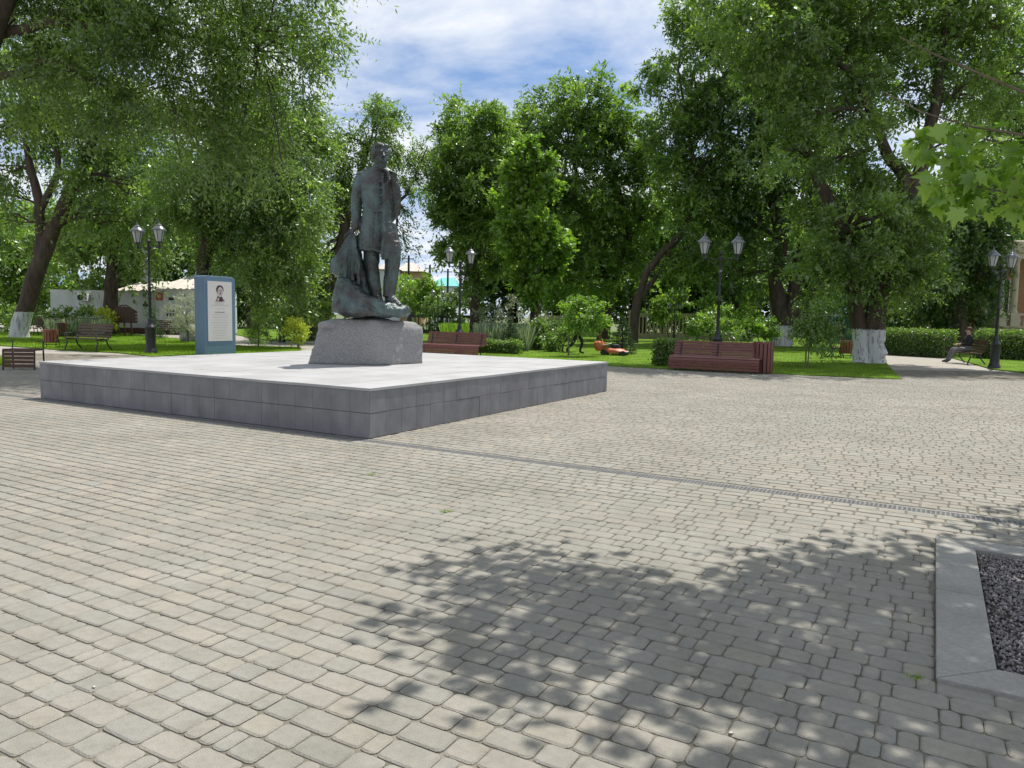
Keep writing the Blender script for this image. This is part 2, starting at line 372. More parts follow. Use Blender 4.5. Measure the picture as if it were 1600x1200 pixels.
# ground sheet to the horizon
g = MB(); g.add([(-1500, -300, -.03), (1500, -300, -.03), (1500, 2500, -.03), (-1500, 2500, -.03)], [(0, 1, 2, 3)])
tag(g.build('ground', M_ground), kind='structure')
g = MB(); q = [(-40, -6), (40, -6), (60, 62), (-60, 62)]
def holed(mb, outer, z):
    hole = [UV(*p)[:2] for p in ((BU0+.1, BV0+.1), (BU0+BS-.1, BV0+.1), (BU0+BS-.1, BV1-.1), (BU0+.1, BV1-.1))]
    mb.add([(x, y, z) for x, y in outer]+[(h[0], h[1], z) for h in hole], [(i, (i+1) % 4, 4+(i+1) % 4, 4+i) for i in range(4)])
holed(g, q, -.014)
plaza = tag(g.build('plaza', M_far), kind='structure')
near = MB(); holed(near, [(-11, -1), (14, -1), (22, 24), (-16, 24)], -.0085)
tag(near.build('joint_bed', M_joint, plaza))
# ---- pavers
ROW = .123; GAP = .0048
rows = []
v = DR0-.004
while v > -8.5: v -= ROW; rows.append(v+ROW/2)
vv = .004
while vv < 17: rows.append(vv+ROW/2); vv += ROW
cand = []
for vr in rows:
    u = -16.0+random.random()*.2
    while u < 19:
        l = random.choices((.198, .13, .07), (.42, .40, .18))[0]
        cand.append((u+l/2, vr, l)); u += l+.001
cand = np.array(cand)
P = N0[None, :2]+cand[:, :1]*a2[None, :2]+cand[:, 1:2]*bb[None, :2]
v3 = np.c_[P, np.full(len(P), -H_CAM)]; kz = v3@fw
px = 800+F_PX*(v3@rt)/np.maximum(kz, .05); py = 600+F_PX*(v3@dn)/np.maximum(kz, .05)
ok = (P[:, 1] > .9) & (P[:, 1] < 23.5) & (px > -260) & (px < 1860)
u_, v_, l_ = cand.T
ok &= ~((u_-l_/2 > -LU-.03) & (u_+l_/2 < .03) & (v_ > 0) & (v_ < LV))
inb = (u_-l_/2 > BU0-.03) & (v_ > BV0) & (v_ < BV1) & (u_ < BU0+BS)
ok &= ~inb
for nm, poly in LAWNS.items(): ok &= ~inpoly(P, poly)
cand = cand[ok]; P = P[ok]; px = px[ok]; py = py[ok]; dist = np.hypot(P[:, 0], P[:, 1])
area = cand[:, 2]/dist**3 * ((px > 0) & (px < 1600) & (py < 1195))
order = np.argsort(-area); near_ids = set(order[:300].tolist())
def outline(hx, hy, nc, r):
    pts = []
    for cx, cy, a0 in ((hx-r, hy-r, 0), (-hx+r, hy-r, 90), (-hx+r, -hy+r, 180), (hx-r, -hy+r, 270)):
        for k in range(nc):
            a = R(a0+90*k/(nc-1)); pts.append((cx+r*math.cos(a), cy+r*math.sin(a)))
    return pts
pv, pf, ptone = [], [], []
base_i = 0
for i, (u, vr, l) in enumerate(cand):
    hx, hy = (l-GAP*.7)/2, (ROW-GAP*1.25)/2
    # cut by the kerb and the platform
    u0, u1 = u-hx, u+hx
    if BV0 < vr < BV1 and u0 < BU0 < u1: u1 = BU0-.006
    if 0 < vr < LV and u0 < -LU < u1: u1 = -LU-.004
    if 0 < vr < LV and u0 < 0 < u1: u0 = .004
    if u1-u0 < .02: continue
    u = (u0+u1)/2; hx = (u1-u0)/2
    isn = i in near_ids
    nc = 4 if isn else 2
    ln = dist[i] < 6
    rr = min(.021 if (ln or isn) else .013, hx*.7)
    zt = rng.normal(0, .0009); tx, ty = rng.normal(0, .006, 2)
    rot = rng.normal(0, .006); co, si = math.cos(rot), math.sin(rot)
    O = outline(hx, hy, 3 if (ln or isn) else 2, rr)
    bev = .0075
    O2 = [(x*(1-bev/hx), y*(1-bev/hy)) for x, y in O]
    ring = []
    lv = [(O2, 0.), (O, -.005)] + ([(O, -.02)] if isn else [(O, -.012)])
    if not (ln or isn): lv = [(O2, 0.), (O, -.011)]
    V = []
    for oo, z in lv:
        for x, y in oo:
            jx, jy = (rng.normal(0, .0007, 2) if isn else (0, 0))
            X = x*co-y*si+jx; Y = x*si+y*co+jy
            w = a2*(X)+bb*(Y); V.append((w[0], w[1], z+zt+x*tx+y*ty))
    n = len(O); F = [tuple(range(n))]
    for k in range(len(lv)-1):
        for j in range(n): F.append((k*n+n+j, k*n+n+(j+1) % n, k*n+(j+1) % n, k*n+j))
    c = UV(u, vr)
    # warm and grey drifts in the delivery batches, plus painted shading by distance
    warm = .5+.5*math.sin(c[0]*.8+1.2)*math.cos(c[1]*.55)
    t = float(np.clip(.5+rng.normal(0, .20)+.34*(warm-.5)+.12*math.tanh((c[1]-5.)/2.5), 0, 1))  # tanh term paints slight shading into the tone: darker near the camera
    if isn:
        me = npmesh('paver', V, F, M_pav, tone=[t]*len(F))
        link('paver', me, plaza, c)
    else:
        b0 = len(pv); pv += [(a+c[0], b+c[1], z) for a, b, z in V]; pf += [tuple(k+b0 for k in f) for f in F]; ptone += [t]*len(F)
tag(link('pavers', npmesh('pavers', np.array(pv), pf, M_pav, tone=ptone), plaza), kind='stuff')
# ---- lawns
lawn_objs = []
for nm, poly in LAWNS.items():
    m = MB(); m.prism(poly, -.02, .025); lo = tag(m.build('lawn', M_lawn), kind='structure')
def blades(poly, n, hgt, w, near_y):
    poly = np.array(poly); lo_, hi_ = poly.min(0), poly.max(0)
    q = rng.random((n*6, 2))*(hi_-lo_)+lo_
    pxx, pyy = project_arr(q)
    q = q[inpoly(q, poly) & (pxx > -60) & (pxx < 1660)]
    wgt = (near_y/np.maximum(q[:, 1], near_y))**2
    q = q[rng.random(len(q)) < wgt][:n]
    k = len(q); a = rng.random(k)*6.28; h = hgt*(.5+rng.random(k)); lean = rng.normal(0, .35, (k, 2))*h[:, None]
    base = np.c_[q, np.full(k, .02)]; d = np.c_[np.cos(a), np.sin(a), np.zeros(k)]*w*(.6+.8*rng.random(k))[:, None]
    V = np.empty((k, 3, 3)); V[:, 0] = base-d; V[:, 1] = base+d; V[:, 2] = base+np.c_[lean, h]
    return V.reshape(-1, 3), k
def project_arr(q):
    v = np.c_[q, np.full(len(q), -H_CAM)]; kk = np.maximum(v@fw, .05); return 800+F_PX*(v@rt)/kk, 600+F_PX*(v@dn)/kk
gv = []; nb = 0
for nm, n in (('centre', 60000), ('right', 18000), ('left', 45000), ('behind', 9000), ('strip', 3000)):
    V, k = blades(LAWNS[nm], n, .055, .007, 18); gv.append(V); nb += k
gv = np.concatenate(gv)
tag(link('grass', npmesh('grass', gv, np.arange(nb*3).reshape(-1, 3), M_grass, tone=rng.random(nb))), 'mown green grass blades covering the lawns', 'grass', kind='stuff')

# ------------------------------------------------------------------ monument platform
plat = empty('monument_platform', UV(-LU/2, LV/2), 'low square grey tiled platform under the bronze statue', 'platform')
def quadbox(p00, du, dv, dz, z0):     # corner, two edge vectors, height
    V = [p00, p00+du, p00+du+dv, p00+dv]; V = [np.array([p[0], p[1], z0]) for p in V]+[np.array([p[0], p[1], z0+dz]) for p in V]
    return V, [(3, 2, 1, 0), (4, 5, 6, 7), (0, 1, 5, 4), (1, 2, 6, 5), (2, 3, 7, 6), (3, 0, 4, 7)]
m = MB(); V, F = quadbox(UV(-LU+.02, .02), a2*(LU-.04), bb*(LV-.04), HP-.04, -.005); m.add(V, F); m.build('core', M_soil, plat)
TW = .302
def side_tiles(p0, e, nrm, length):
    n = int(round(length/TW)); w = length/n
    for r, (z0, hh) in enumerate(((0.0, .292), (.295, .262))):
        for i in range(n):
            t = MB(); pr = .004*rng.random()
            c = p0+e*(w*(i+.5))+nrm*(-.011+pr); ang = math.atan2(e[1], e[0])
            t.box((c[0], c[1], z0+hh/2), (w-.0035, .022, hh-.002), ang, ch=.002)
            t.build('facing_tile', M_side, plat)
side_tiles(UV(-LU, 0), a2, -bb, LU)
side_tiles(UV(0, 0), bb, a2, LV)
side_tiles(UV(-LU, 0), bb, -a2, LV)
side_tiles(UV(-LU, LV), a2, bb, LU)
nu, nv = 11, 12
for i in range(nu):
    for j in range(nv):
        V, F = quadbox(UV(-LU-.012+(LU+.024)/nu*i+.0025, -.012+(LV+.024)/nv*j+.0025), a2*((LU+.024)/nu-.005), bb*((LV+.024)/nv-.005), .032, HP-.032+rng.normal(0, .0006))
        me = npmesh('top_slab', np.array(V)-wloc(plat), F, M_top, tone=[rng.random()]*6); fixn(me); link('top_slab', me, plat)
# ---- drain
dr = empty('drainage_channel', UV(2, -.1), 'grey perforated drainage channel set flush in the paving', 'drain')
for s0, s1 in ((DR0, DR0+.018), (DR1-.018, DR1)):
    m = MB(); V, F = quadbox(UV(-8.5, s0), a2*19, bb*(s1-s0), .03, -.034); m.add(V, F); m.build('channel_edge', M_kerb, dr)
m = MB(); V, F = quadbox(UV(-8.5, DR0+.018), a2*19, bb*(DR1-DR0-.036), .004, -.05); m.add(V, F); m.build('channel_floor', M_black, dr)
gw = DR1-DR0-.036-.006; gl = .996
m = MB(); nx = 30; xs = np.linspace(-gl/2, gl/2, nx+1)
for k in range(4):
    m.box((0, -gw/2+gw*(k+.5)/4+(k-1.5)*gw*.027, 0), (gl, gw*.11, .012))
for x in xs: m.box((x, 0, -.0015), (.012, gw, .012))
gme = m.mesh('grate', M_drain)
for i in range(19):
    o = link('grate', gme, dr, UV(-8.0+i, (DR0+DR1)/2, -.008+rng.normal(0, .001))-wloc(dr)); o.rotation_euler = (0, 0, -TH)

# ------------------------------------------------------------------ pedestal and statue
ped = empty('granite_pedestal', UV(-.0, 0)*0+np.array([-2.6, 13.1, HP]), 'rough hewn speckled grey granite pedestal carrying the bronze statue', 'pedestal')
fc = G(588, 571.5, HP); lc = G(479, 568.5, HP); rc = G(662, 567.5, HP); bc = lc+rc-fc
zt = 1.30
tf, tl, tr_ = at(588, 507, fc[1]+.05), at(497, 503, lc[1]+.05), at(662, 507, rc[1]-.02); tb = tl+tr_-tf
tf2 = [p*1. for p in (tf, tr_, tb, tl)]
ctr = sum(tf2)/4
m = MB(); V = [np.r_[p[:2], HP-.0] for p in (fc, rc, bc, lc)]+[np.r_[p[:2], 1.21] for p in tf2]
top2 = [ctr+(p-ctr)*k for p, k in zip(tf2, (.80, .86, .85, .80))]
V += [np.r_[p[:2], z] for p, z in zip(top2, (1.345, 1.33, 1.36, 1.37))]
F = [(3, 2, 1, 0), (8, 9, 10, 11)]
for k in (0, 4):
    for i in range(4): F.append((k+i, k+(i+1) % 4, k+4+(i+1) % 4, k+4+i))
m.add(V, F); m.ell((ctr[0]-.05, ctr[1], 1.33), (.42, .34, .07)); m.ell((tl[0]*.8+ctr[0]*.2, tl[1]*.8+ctr[1]*.2, 1.24), (.2, .2, .1))
po = voxel('block', m, .028, M_granite, ped, .012, 4., 2, .006)
_k = len(po.data.vertices); _co = np.empty(_k*3, np.float32); po.data.vertices.foreach_get('co', _co); _co = _co.reshape(-1, 3)
_co[_co[:, 2] < .03, 2] = -.002; po.data.vertices.foreach_set('co', _co.ravel()); po.data.update()
# statue: x to the right in the photo, y away, z up; origin below the feet
SC = 12.85/F_PX
sx = at(590, 472, 12.95); ZF = sx[2]
st = empty('bronze_statue', (sx[0], sx[1], 1.36), 'dark bronze statue of a bareheaded man in a long military coat', 'statue')
def sp(pxx, pyy, y=0.): return ((pxx-590)*SC+sx[0], sx[1]+y, ZF+(472-pyy)*SC)
fa = R(28)                                # the figure is turned a little to the photo's right
f_ = MB()
def sec(pxx, pyy, y, rx, ry, ro=None): c = sp(pxx, pyy, y); return (c[0], c[1], c[2], rx, ry, fa if ro is None else ro)
# coat
f_.loft([sec(586, 393, 0, .305, .255), sec(587, 386, 0, .315, .265), sec(588, 370, 0, .30, .25), sec(589, 350, 0, .275, .225), sec(589.5, 332, 0, .252, .195), sec(589, 315, 0, .262, .20), sec(588, 298, -.005, .29, .205), sec(587.5, 284, 0, .30, .18), sec(588, 276, 0, .26, .145), sec(590, 270, 0, .14, .12), sec(591, 264, 0, .11, .115)], 24)
# right front flap hanging longer
f_.loft([sec(606, 407, -.12, .11, .06, R(45)), sec(609, 396, -.13, .135, .08, R(45)), sec(607, 370, -.12, .13, .09, R(40)), sec(602, 335, -.11, .10, .09, R(30)), sec(598, 312, -.10, .05, .06)], 14)
f_.loft([sec(617, 402, .06, .09, .12), sec(616, 385, .05, .10, .14), sec(608, 350, .03, .10, .14)], 14)
# front edge of the coat (two lapels) and collar
f_.tube([sp(598, 276, -.15), sp(602, 300, -.215), sp(603, 330, -.225), sp(603, 370, -.26), sp(600, 404, -.26)], [.026, .03, .028, .034, .03], 6)
f_.tube([sp(567, 333, -.02), sp(580, 334, -.2), sp(598, 334, -.235), sp(612, 333, -.1)], [.02, .024, .024, .02], 6)   # waist seam
f_.tube([sp(575, 300, -.13), sp(577, 330, -.17), sp(574, 360, -.2), sp(571, 392, -.2)], [.012, .02, .03, .035], 6)   # skirt folds
f_.tube([sp(588, 336, -.215), sp(586, 360, -.25), sp(584, 390, -.265)], [.012, .026, .034], 6)
f_.tube([sp(566, 391, -.05), sp(575, 393, -.24), sp(590, 393, -.28), sp(602, 398, -.24)], [.022, .026, .026, .026], 6)   # hem
f_.tube([sp(596, 268, -.12), sp(585, 272, -.14), sp(580, 284, -.175), sp(590, 296, -.20)], [.036, .038, .034, .02], 6)
f_.tube([sp(598, 268, -.12), sp(606, 274, -.13), sp(610, 286, -.16), sp(603, 298, -.2)], [.036, .038, .034, .02], 6)
f_.loft([sec(590, 276, -.01, .13, .12), sec(591, 267, -.01, .118, .118), sec(592, 262, -.01, .108, .108)], 16)
# buttons
for yy in (290, 300, 311, 322):
    f_.ell(sp(597, yy, -.222), (.024, .024, .024), n=8, m=6); f_.ell(sp(585, yy+1, -.21), (.024, .024, .024), n=8, m=6)
# epaulettes
f_.ell(sp(563, 274.5, .02), (.105, .10, .03), fa, tilt=R(-16)); f_.ell(sp(613, 274.5, .0), (.085, .10, .03), fa, tilt=R(18))
f_.tube([sp(596, 269, .02), sp(605, 275, .02), sp(613, 283, .03)], [.085, .092, .10], 12); f_.tube([sp(586, 269, .02), sp(573, 275, .02), sp(563, 283, .03)], [.085, .095, .10], 12)
# neck and head
hx0, hy0, hz0 = sp(594, 249, -.03)
f_.loft([sec(591, 268, 0, .095, .10), sec(592, 262, 0, .088, .095), sec(593, 255, -.01, .09, .10)], 14)
def hd(x, y, z): return (hx0+x*math.cos(fa)-y*math.sin(fa), hy0+x*math.sin(fa)+y*math.cos(fa), hz0+z)
f_.ell(hd(0, .01, .05), (.135, .165, .155), fa, 18, 12)
f_.ell(hd(0, -.045, -.055), (.105, .115, .145), fa, 16, 10)
f_.ell(hd(0, -.085, -.165), (.05, .05, .045), fa)             # chin
f_.tube([hd(0, -.155, .035), hd(0, -.185, -.03), hd(0, -.19, -.05)], [.016, .026, .03], 8)   # nose
f_.tube([hd(-.085, -.12, .045), hd(-.04, -.15, .055), hd(0, -.15, .04), hd(.04, -.15, .055), hd(.085, -.12, .045)], .017, 6)   # brow
f_.tube([hd(-.045, -.148, -.105), hd(0, -.166, -.10), hd(.045, -.148, -.105)], [.01, .017, .01], 6)   # moustache
f_.tube([hd(-.035, -.148, -.128), hd(0, -.16, -.13), hd(.035, -.148, -.128)], [.008, .013, .008], 6)
for s in (-1, 1):
    f_.ell(hd(s*.055, -.125, .01), (.03, .02, .018), fa, n=8, m=6)
    f_.ell(hd(s*.135, .01, -.02), (.018, .035, .055), fa, n=8, m=6)
    f_.ell(hd(s*.075, -.09, -.05), (.04, .04, .035), fa, n=8, m=6)
    f_.ell(hd(s*.125, .0, .06), (.04, .11, .10), fa)              # hair at the sides
f_.ell(hd(-.01, .02, .145), (.13, .15, .075), fa); f_.ell(hd(.0, .09, .03), (.13, .10, .14), fa)
f_.ell(hd(-.05, -.10, .16), (.07, .06, .05), fa); f_.ell(hd(.06, -.09, .155), (.06, .06, .045), fa)
# his right arm (left in the photo), hand down on the drape
f_.tube([sp(565, 281, .02), sp(560, 292, .02), sp(557, 312, .03), sp(555.5, 330, .02), sp(557, 346, -.02), sp(557, 357, -.05), sp(555, 361, -.06)], [.10, .112, .105, .092, .082, .066, .058], 14)
f_.tube([sp(557, 353, -.04), sp(556, 358, -.05)], [.083, .078], 14)   # cuff
f_.loft([(*sp(545, 371, -.09), .055, .045, .3), (*sp(549, 366, -.085), .065, .05, .3), (*sp(554, 360, -.065), .055, .05, .3)], 12)
for k in range(4): f_.tube([sp(549, 366+k*.5, -.10+.03*k-.04), sp(543, 370+k, -.13+.04*k), sp(540.5, 376+k, -.14+.045*k)], [.022, .02, .014], 6)
f_.tube([sp(555, 363, -.11), sp(552, 370, -.15), sp(548, 374, -.165)], [.022, .02, .014], 6)
# his left arm bent behind the back
f_.tube([sp(611, 282, .02), sp(615, 296, .05), sp(616, 318, .10), sp(614, 332, .15), sp(604, 342, .22), sp(594, 346, .24)], [.095, .105, .095, .088, .078, .06], 14)
# legs and shoes
f_.tube([sp(581, 380, .03), sp(580, 400, .02), sp(580.5, 415, .0), sp(583, 435, .0), sp(587, 452, .0), sp(589, 464, -.01)], [.15, .138, .128, .112, .098, .092], 16)
f_.tube([sp(612, 380, .0), sp(614, 402, -.03), sp(613.5, 415, -.04), sp(611, 435, -.02), sp(608.5, 452, -.02), sp(608, 464, -.03)], [.15, .142, .13, .118, .104, .098], 16)
f_.tube([sp(588, 466, .03), sp(591, 469, -.06), sp(596, 473, -.16), sp(600, 475.5, -.24)], [.085, .088, .07, .035], 12)
f_.tube([sp(608, 466, .02), sp(613, 469, -.06), sp(621, 473, -.13), sp(629, 477, -.20)], [.09, .09, .07, .035], 12)
voxel('figure', f_, .0115, M_bronze, st, .010, 7., 1, .005)
# cloak thrown over the rock
k_ = MB()
k_.loft([(*sp(549, 437, .02), .22, .20, 0), (*sp(541, 428, .0), .27, .24, .2), (*sp(539, 415, -.02), .24, .24, .2), (*sp(545, 400, -.03), .185, .21, .2), (*sp(549, 385, -.05), .13, .17, .2), (*sp(550, 372, -.07), .08, .12, .2), (*sp(551, 367, -.07), .05, .07, .2)], 18)
for x0, x1, yy, dy_ in ((550, 524, 424, -.14), (551, 533, 432, -.21), (553, 543, 436, -.24), (555, 553, 440, -.22), (556, 561, 446, -.17)):
    k_.tube([sp(x0, 370, -.13), sp((x0*.6+x1*.4), 392, -.16+dy_*.2), sp(x1+2, 412, dy_-.03), sp(x1+2, yy, dy_)], [.03, .045, .055, .03], 8)
k_.loft([(*sp(570, 466, .04), .14, .14, 0), (*sp(566, 440, .06), .12, .14, 0), (*sp(561, 410, .05), .09, .13, 0), (*sp(556, 384, .02), .05, .08, 0)], 14)
voxel('cloak', k_, .014, M_bronze, st, .022, 6., 1, .010)
# rock base sweeping into a lip to the right
r_ = MB()
r_.loft([(*sp(575, 495, 0), .40, .40, 0), (*sp(566, 489, 0), .50, .46, 0), (*sp(556, 478, 0), .41, .42, 0), (*sp(549, 462, 0), .315, .36, 0), (*sp(546, 446, 0), .235, .29, 0), (*sp(546, 434, 0), .15, .2, 0)], 24)
r_.tube([sp(540, 452, -.16), sp(556, 458, -.24), sp(575, 469, -.28), sp(595, 478, -.26), sp(615, 482, -.2), sp(632, 484.5, -.1), sp(634, 484.5, .1)], [.09, .095, .09, .095, .095, .095, .09], 12)
r_.loft([(*sp(600, 494, 0), .38, .33, 0), (*sp(601, 489, 0), .44, .37, 0), (*sp(602, 482, 0), .44, .36, 0), (*sp(600, 477, 0), .36, .31, 0), (*sp(592, 471, .03), .28, .24, 0)], 24)
voxel('rock_base', r_, .016, M_bronze, st, .03, 4.5, 1, .012)

# ------------------------------------------------------------------ kerbed gravel bed
bed = empty('tree_bed_kerb', UV(BU0+BS/2, (BV0+BV1)/2), 'pale concrete kerb framing the gravel tree bed', 'kerb')
def kerbpiece(pts):
    m = MB(); m.prism([UV(*p)[:2] for p in pts], -.028, .018); o = m.build('kerb_slab', M_kerb, bed)
    bv = o.modifiers.new('b', 'BEVEL'); bv.width = .005; bv.segments = 2
A, B_, Cc, D_ = (BU0, BV0), (BU0+BS, BV0), (BU0+BS, BV1), (BU0, BV1)
a_, b_, c_, d_ = (BU0+KW, BV0+KW), (BU0+BS-KW, BV0+KW), (BU0+BS-KW, BV1-KW), (BU0+KW, BV1-KW)
e_ = .002
def lerp(p, q, t): return (p[0]*(1-t)+q[0]*t, p[1]*(1-t)+q[1]*t)
def split(P0, P1, Q1, Q0, n):
    for i in range(n):
        t0, t1 = i/n+.0012, (i+1)/n-.0012
        kerbpiece([lerp(P0, P1, t0), lerp(P0, P1, t1), lerp(Q0, Q1, t1), lerp(Q0, Q1, t0)])
split(D_, A, a_, d_, 2); split(A, B_, b_, a_, 2); split(B_, Cc, c_, b_, 2); split(Cc, D_, d_, c_, 2)
m = MB(); m.prism([UV(*lerp(p, q, -.004))[:2] for p, q in ((a_, c_), (b_, d_), (c_, a_), (d_, b_))], -.029, -.024); tag(m.build('bed_soil', M_soil), kind='structure')
n = 13000
q = np.c_[rng.uniform(a_[0]+.01, b_[0]-.01, n), rng.uniform(a_[1]+.01, d_[1]-.01, n)]
ico = np.array([(0, 0, 1), (1, 0, 0), (0, 1, 0), (-1, 0, 0), (0, -1, 0), (0, 0, -1)], float); icf = np.array([(0, 1, 2), (0, 2, 3), (0, 3, 4), (0, 4, 1), (5, 2, 1), (5, 3, 2), (5, 4, 3), (5, 1, 4)])
ctrs = np.array([UV(u, v_, 0) for u, v_ in q]); ctrs[:, 2] = -.02+rng.random(n)*.016
sz = .0055+.0085*rng.random((n, 1, 3)); Vg = ico[None]*sz*(1+.35*rng.normal(0, 1, (n, 6, 1))).clip(.5, 1.6)
an = rng.random(n)*6.28; Vr = Vg.copy(); Vr[..., 0] = Vg[..., 0]*np.cos(an)[:, None]-Vg[..., 1]*np.sin(an)[:, None]; Vr[..., 1] = Vg[..., 0]*np.sin(an)[:, None]+Vg[..., 1]*np.cos(an)[:, None]
Vg = (Vr+ctrs[:, None]).reshape(-1, 3); Fg = (icf[None]+6*np.arange(n)[:, None, None]).reshape(-1, 3)
tag(link('gravel', npmesh('gravel', Vg, Fg, M_gravel, tone=np.repeat(rng.random(n), 8))), 'purplish grey gravel filling the kerbed tree bed', 'gravel', kind='stuff')

for q_, lab in (([(1555, 952), (1566, 962), (1578, 966), (1592, 960)], 'thin pale fallen twig lying on the gravel'), ([(1531, 872), (1534, 880), (1533, 890)], 'short pale twig at the gravel bed corner')):
    pts_ = [G(x, y, .0)+np.array([0, 0, .004*(i % 2)]) for i, (x, y) in enumerate(q_)]; e = empty('fallen_twig', (pts_[1][0], pts_[1][1], 0), lab, 'twig'); m = MB(); m.tube(pts_, [.004, .0042, .0035, .002][:len(pts_)], 5)
    m.tube([pts_[1], pts_[1]+np.array([.02, .03, .008])], [.004, .002], 4); m.build('stick', M_barkl, e)

# ------------------------------------------------------------------ trees
def foliage(blobs, n_leaf, ll, lw, droop=.5, slen=.6, per=12, squash=.85, wind=(0, 0), shell=.62):
    blobs = np.array(blobs, float); r2 = blobs[:, 3]**2.2; tot = r2.sum()
    ns = max(1, n_leaf//per); out = []
    cnt = np.maximum(1, (ns*r2/tot).astype(int))
    P0 = []; D0 = []; T0 = []
    for (x, y, z, r), c in zip(blobs, cnt):
        k = max(3, int(9*r**1.4)+2)
        d = rng.normal(size=(k, 3)); d[:, 2] += .15; d /= np.linalg.norm(d, axis=1)[:, None]
        rad = r*(shell+(1.02-shell)*rng.random(k)); rad[rng.random(k) < .18] *= .5
        sub = d*rad[:, None]*np.array([1, 1, squash]); sr = np.clip(.30*r, .22, .75)*(.6+.8*rng.random(k)); stn = rng.random(k)
        w = sr**2; idx = rng.choice(k, c, p=w/w.sum())
        off = rng.normal(0, .55, (c, 3))*sr[idx, None]*np.array([1, 1, .62])
        P0.append(sub[idx]+off+np.array([x, y, z])); dd = d[idx]*.75+rng.normal(0, .55, (c, 3)); dd[:, 2] -= droop*.7; dd[:, 0] += wind[0]; dd[:, 1] += wind[1]
        D0.append(dd/np.linalg.norm(dd, axis=1)[:, None]); T0.append(stn[idx])
    P0 = np.concatenate(P0); D0 = np.concatenate(D0); T0 = np.concatenate(T0); m_ = len(P0)
    L = slen*(.55+.9*rng.random(m_)); t = (np.arange(per)+.5)/per; t = t[None]+rng.normal(0, .03, (m_, per))
    pos = P0[:, None]+D0[:, None]*(L[:, None]*t)[..., None]; pos[..., 2] -= droop*.55*(L[:, None]*t**2)
    side = np.cross(D0, rng.normal(size=(m_, 3))); side /= np.linalg.norm(side, axis=1)[:, None]+1e-9
    sg = np.where(np.arange(per) % 2 == 0, 1., -1.)
    ax = D0[:, None]*.75+side[:, None]*sg[None, :, None]*.8+rng.normal(0, .28, (m_, per, 3)); ax[..., 2] -= .35*droop
    ax /= np.linalg.norm(ax, axis=2)[..., None]
    nr = rng.normal(0, .6, (m_, per, 3)); nr[..., 2] += .8
    wv = np.cross(ax, nr); wv /= np.linalg.norm(wv, axis=2)[..., None]+1e-9
    s = (.5+rng.random((m_, per)))[..., None]*(.8+.4*rng.random((m_, 1)))[..., None]
    A0 = pos; A2 = pos+ax*ll*s; mid = pos+ax*ll*s*.45; A1 = mid+wv*lw*s*.5; A3 = mid-wv*lw*s*.5
    V = np.stack([A0, A1, A2, A3], 2).reshape(-1, 3); F = np.arange(len(V)).reshape(-1, 4)
    tone = np.clip((T0[:, None]*.75+.35*rng.random((m_, per))-.05), 0, 1).ravel()
    return V, F, tone
def wob(p, q, k, amp):
    p, q = np.array(p, float), np.array(q, float); L = np.linalg.norm(q-p); out = []
    for i in range(k+1):
        t = i/k; w = rng.normal(0, amp*L, 3)*(math.sin(math.pi*t)); out.append(p*(1-t)+q*t+w+np.array([0, 0, .10*L*math.sin(math.pi*t)]))
    return out
def tree(name, label, base, stems, blobs, n_leaf, ll, lw, leaf='elm', bark=None, group=None, droop=.5, slen=.6, limbs=True, n=12, cat='tree', per=12, squash=.85, wind=(0, 0), shell=.62):
    """stems: list of [(point, radius)...]; blobs: (x,y,z,r)"""
    e = empty(name, (base[0], base[1], 0), label, cat, group)
    m = MB()
    for s in stems: 
        pts = [p for p, r in s]; rad = [r for p, r in s]
        # denser, slightly knotty
        P2, R2 = [], []
        for i in range(len(pts)-1):
            for k in range(3):
                t = k/3; P2.append(np.array(pts[i])*(1-t)+np.array(pts[i+1])*t+(rng.normal(0, .10*rad[i], 3) if (k or i) else 0)); R2.append((rad[i]*(1-t)+rad[i+1]*t)*(1+rng.normal(0, .05)))
        P2.append(np.array(pts[-1])); R2.append(rad[-1])
        m.tube(P2, R2, n)
    if limbs:
        nodes = [(np.array(p), r) for s in stems for p, r in s[len(s)//2:]]
        for b in blobs:
            c = np.array(b[:3]); best = min(nodes, key=lambda q: np.linalg.norm(q[0]-c)+ (2.5 if q[0][2] > c[2]+.3 else 0))
            pts = wob(best[0], c, 5, .06); r0 = min(best[1]*.6, .05+.045*b[3])
            m.tube(pts, np.linspace(r0, .018, len(pts)), 6)
            for k in range(int(2+b[3]*2)):
                d = rng.normal(size=3); d /= np.linalg.norm(d); d[2] *= .7
                tp = wob(pts[random.choice((2, 3, 4))], c+d*b[3]*.85, 3, .08); m.tube(tp, np.linspace(r0*.4, .008, len(tp)), 4)
    t_o = m.build('trunk', bark or M_bark, e, smooth=True)
    V, F, tone = foliage(blobs, n_leaf, ll, lw, droop, slen, per, squash, wind, shell)
    link('crown', npmesh('crown', V-wloc(e), F, LF[leaf], tone=tone), e)
    return e
def B(L, Y, jit=1.2):
    out = []
    for q in L:
        p = at(q[0], q[1], (q[3] if len(q) > 3 else Y)+rng.uniform(-jit, jit)); out.append((p[0], p[1], p[2], q[2]))
    return out
def stem(L, Y): return [(at(q[0], q[1], (q[3] if len(q) > 3 else Y)), q[2]) for q in L]
def root(px_, py_, r):                   # the foot of a trunk on the ground, sunk a little
    p = G(px_, py_); return (np.array([p[0], p[1], -.05]), r)

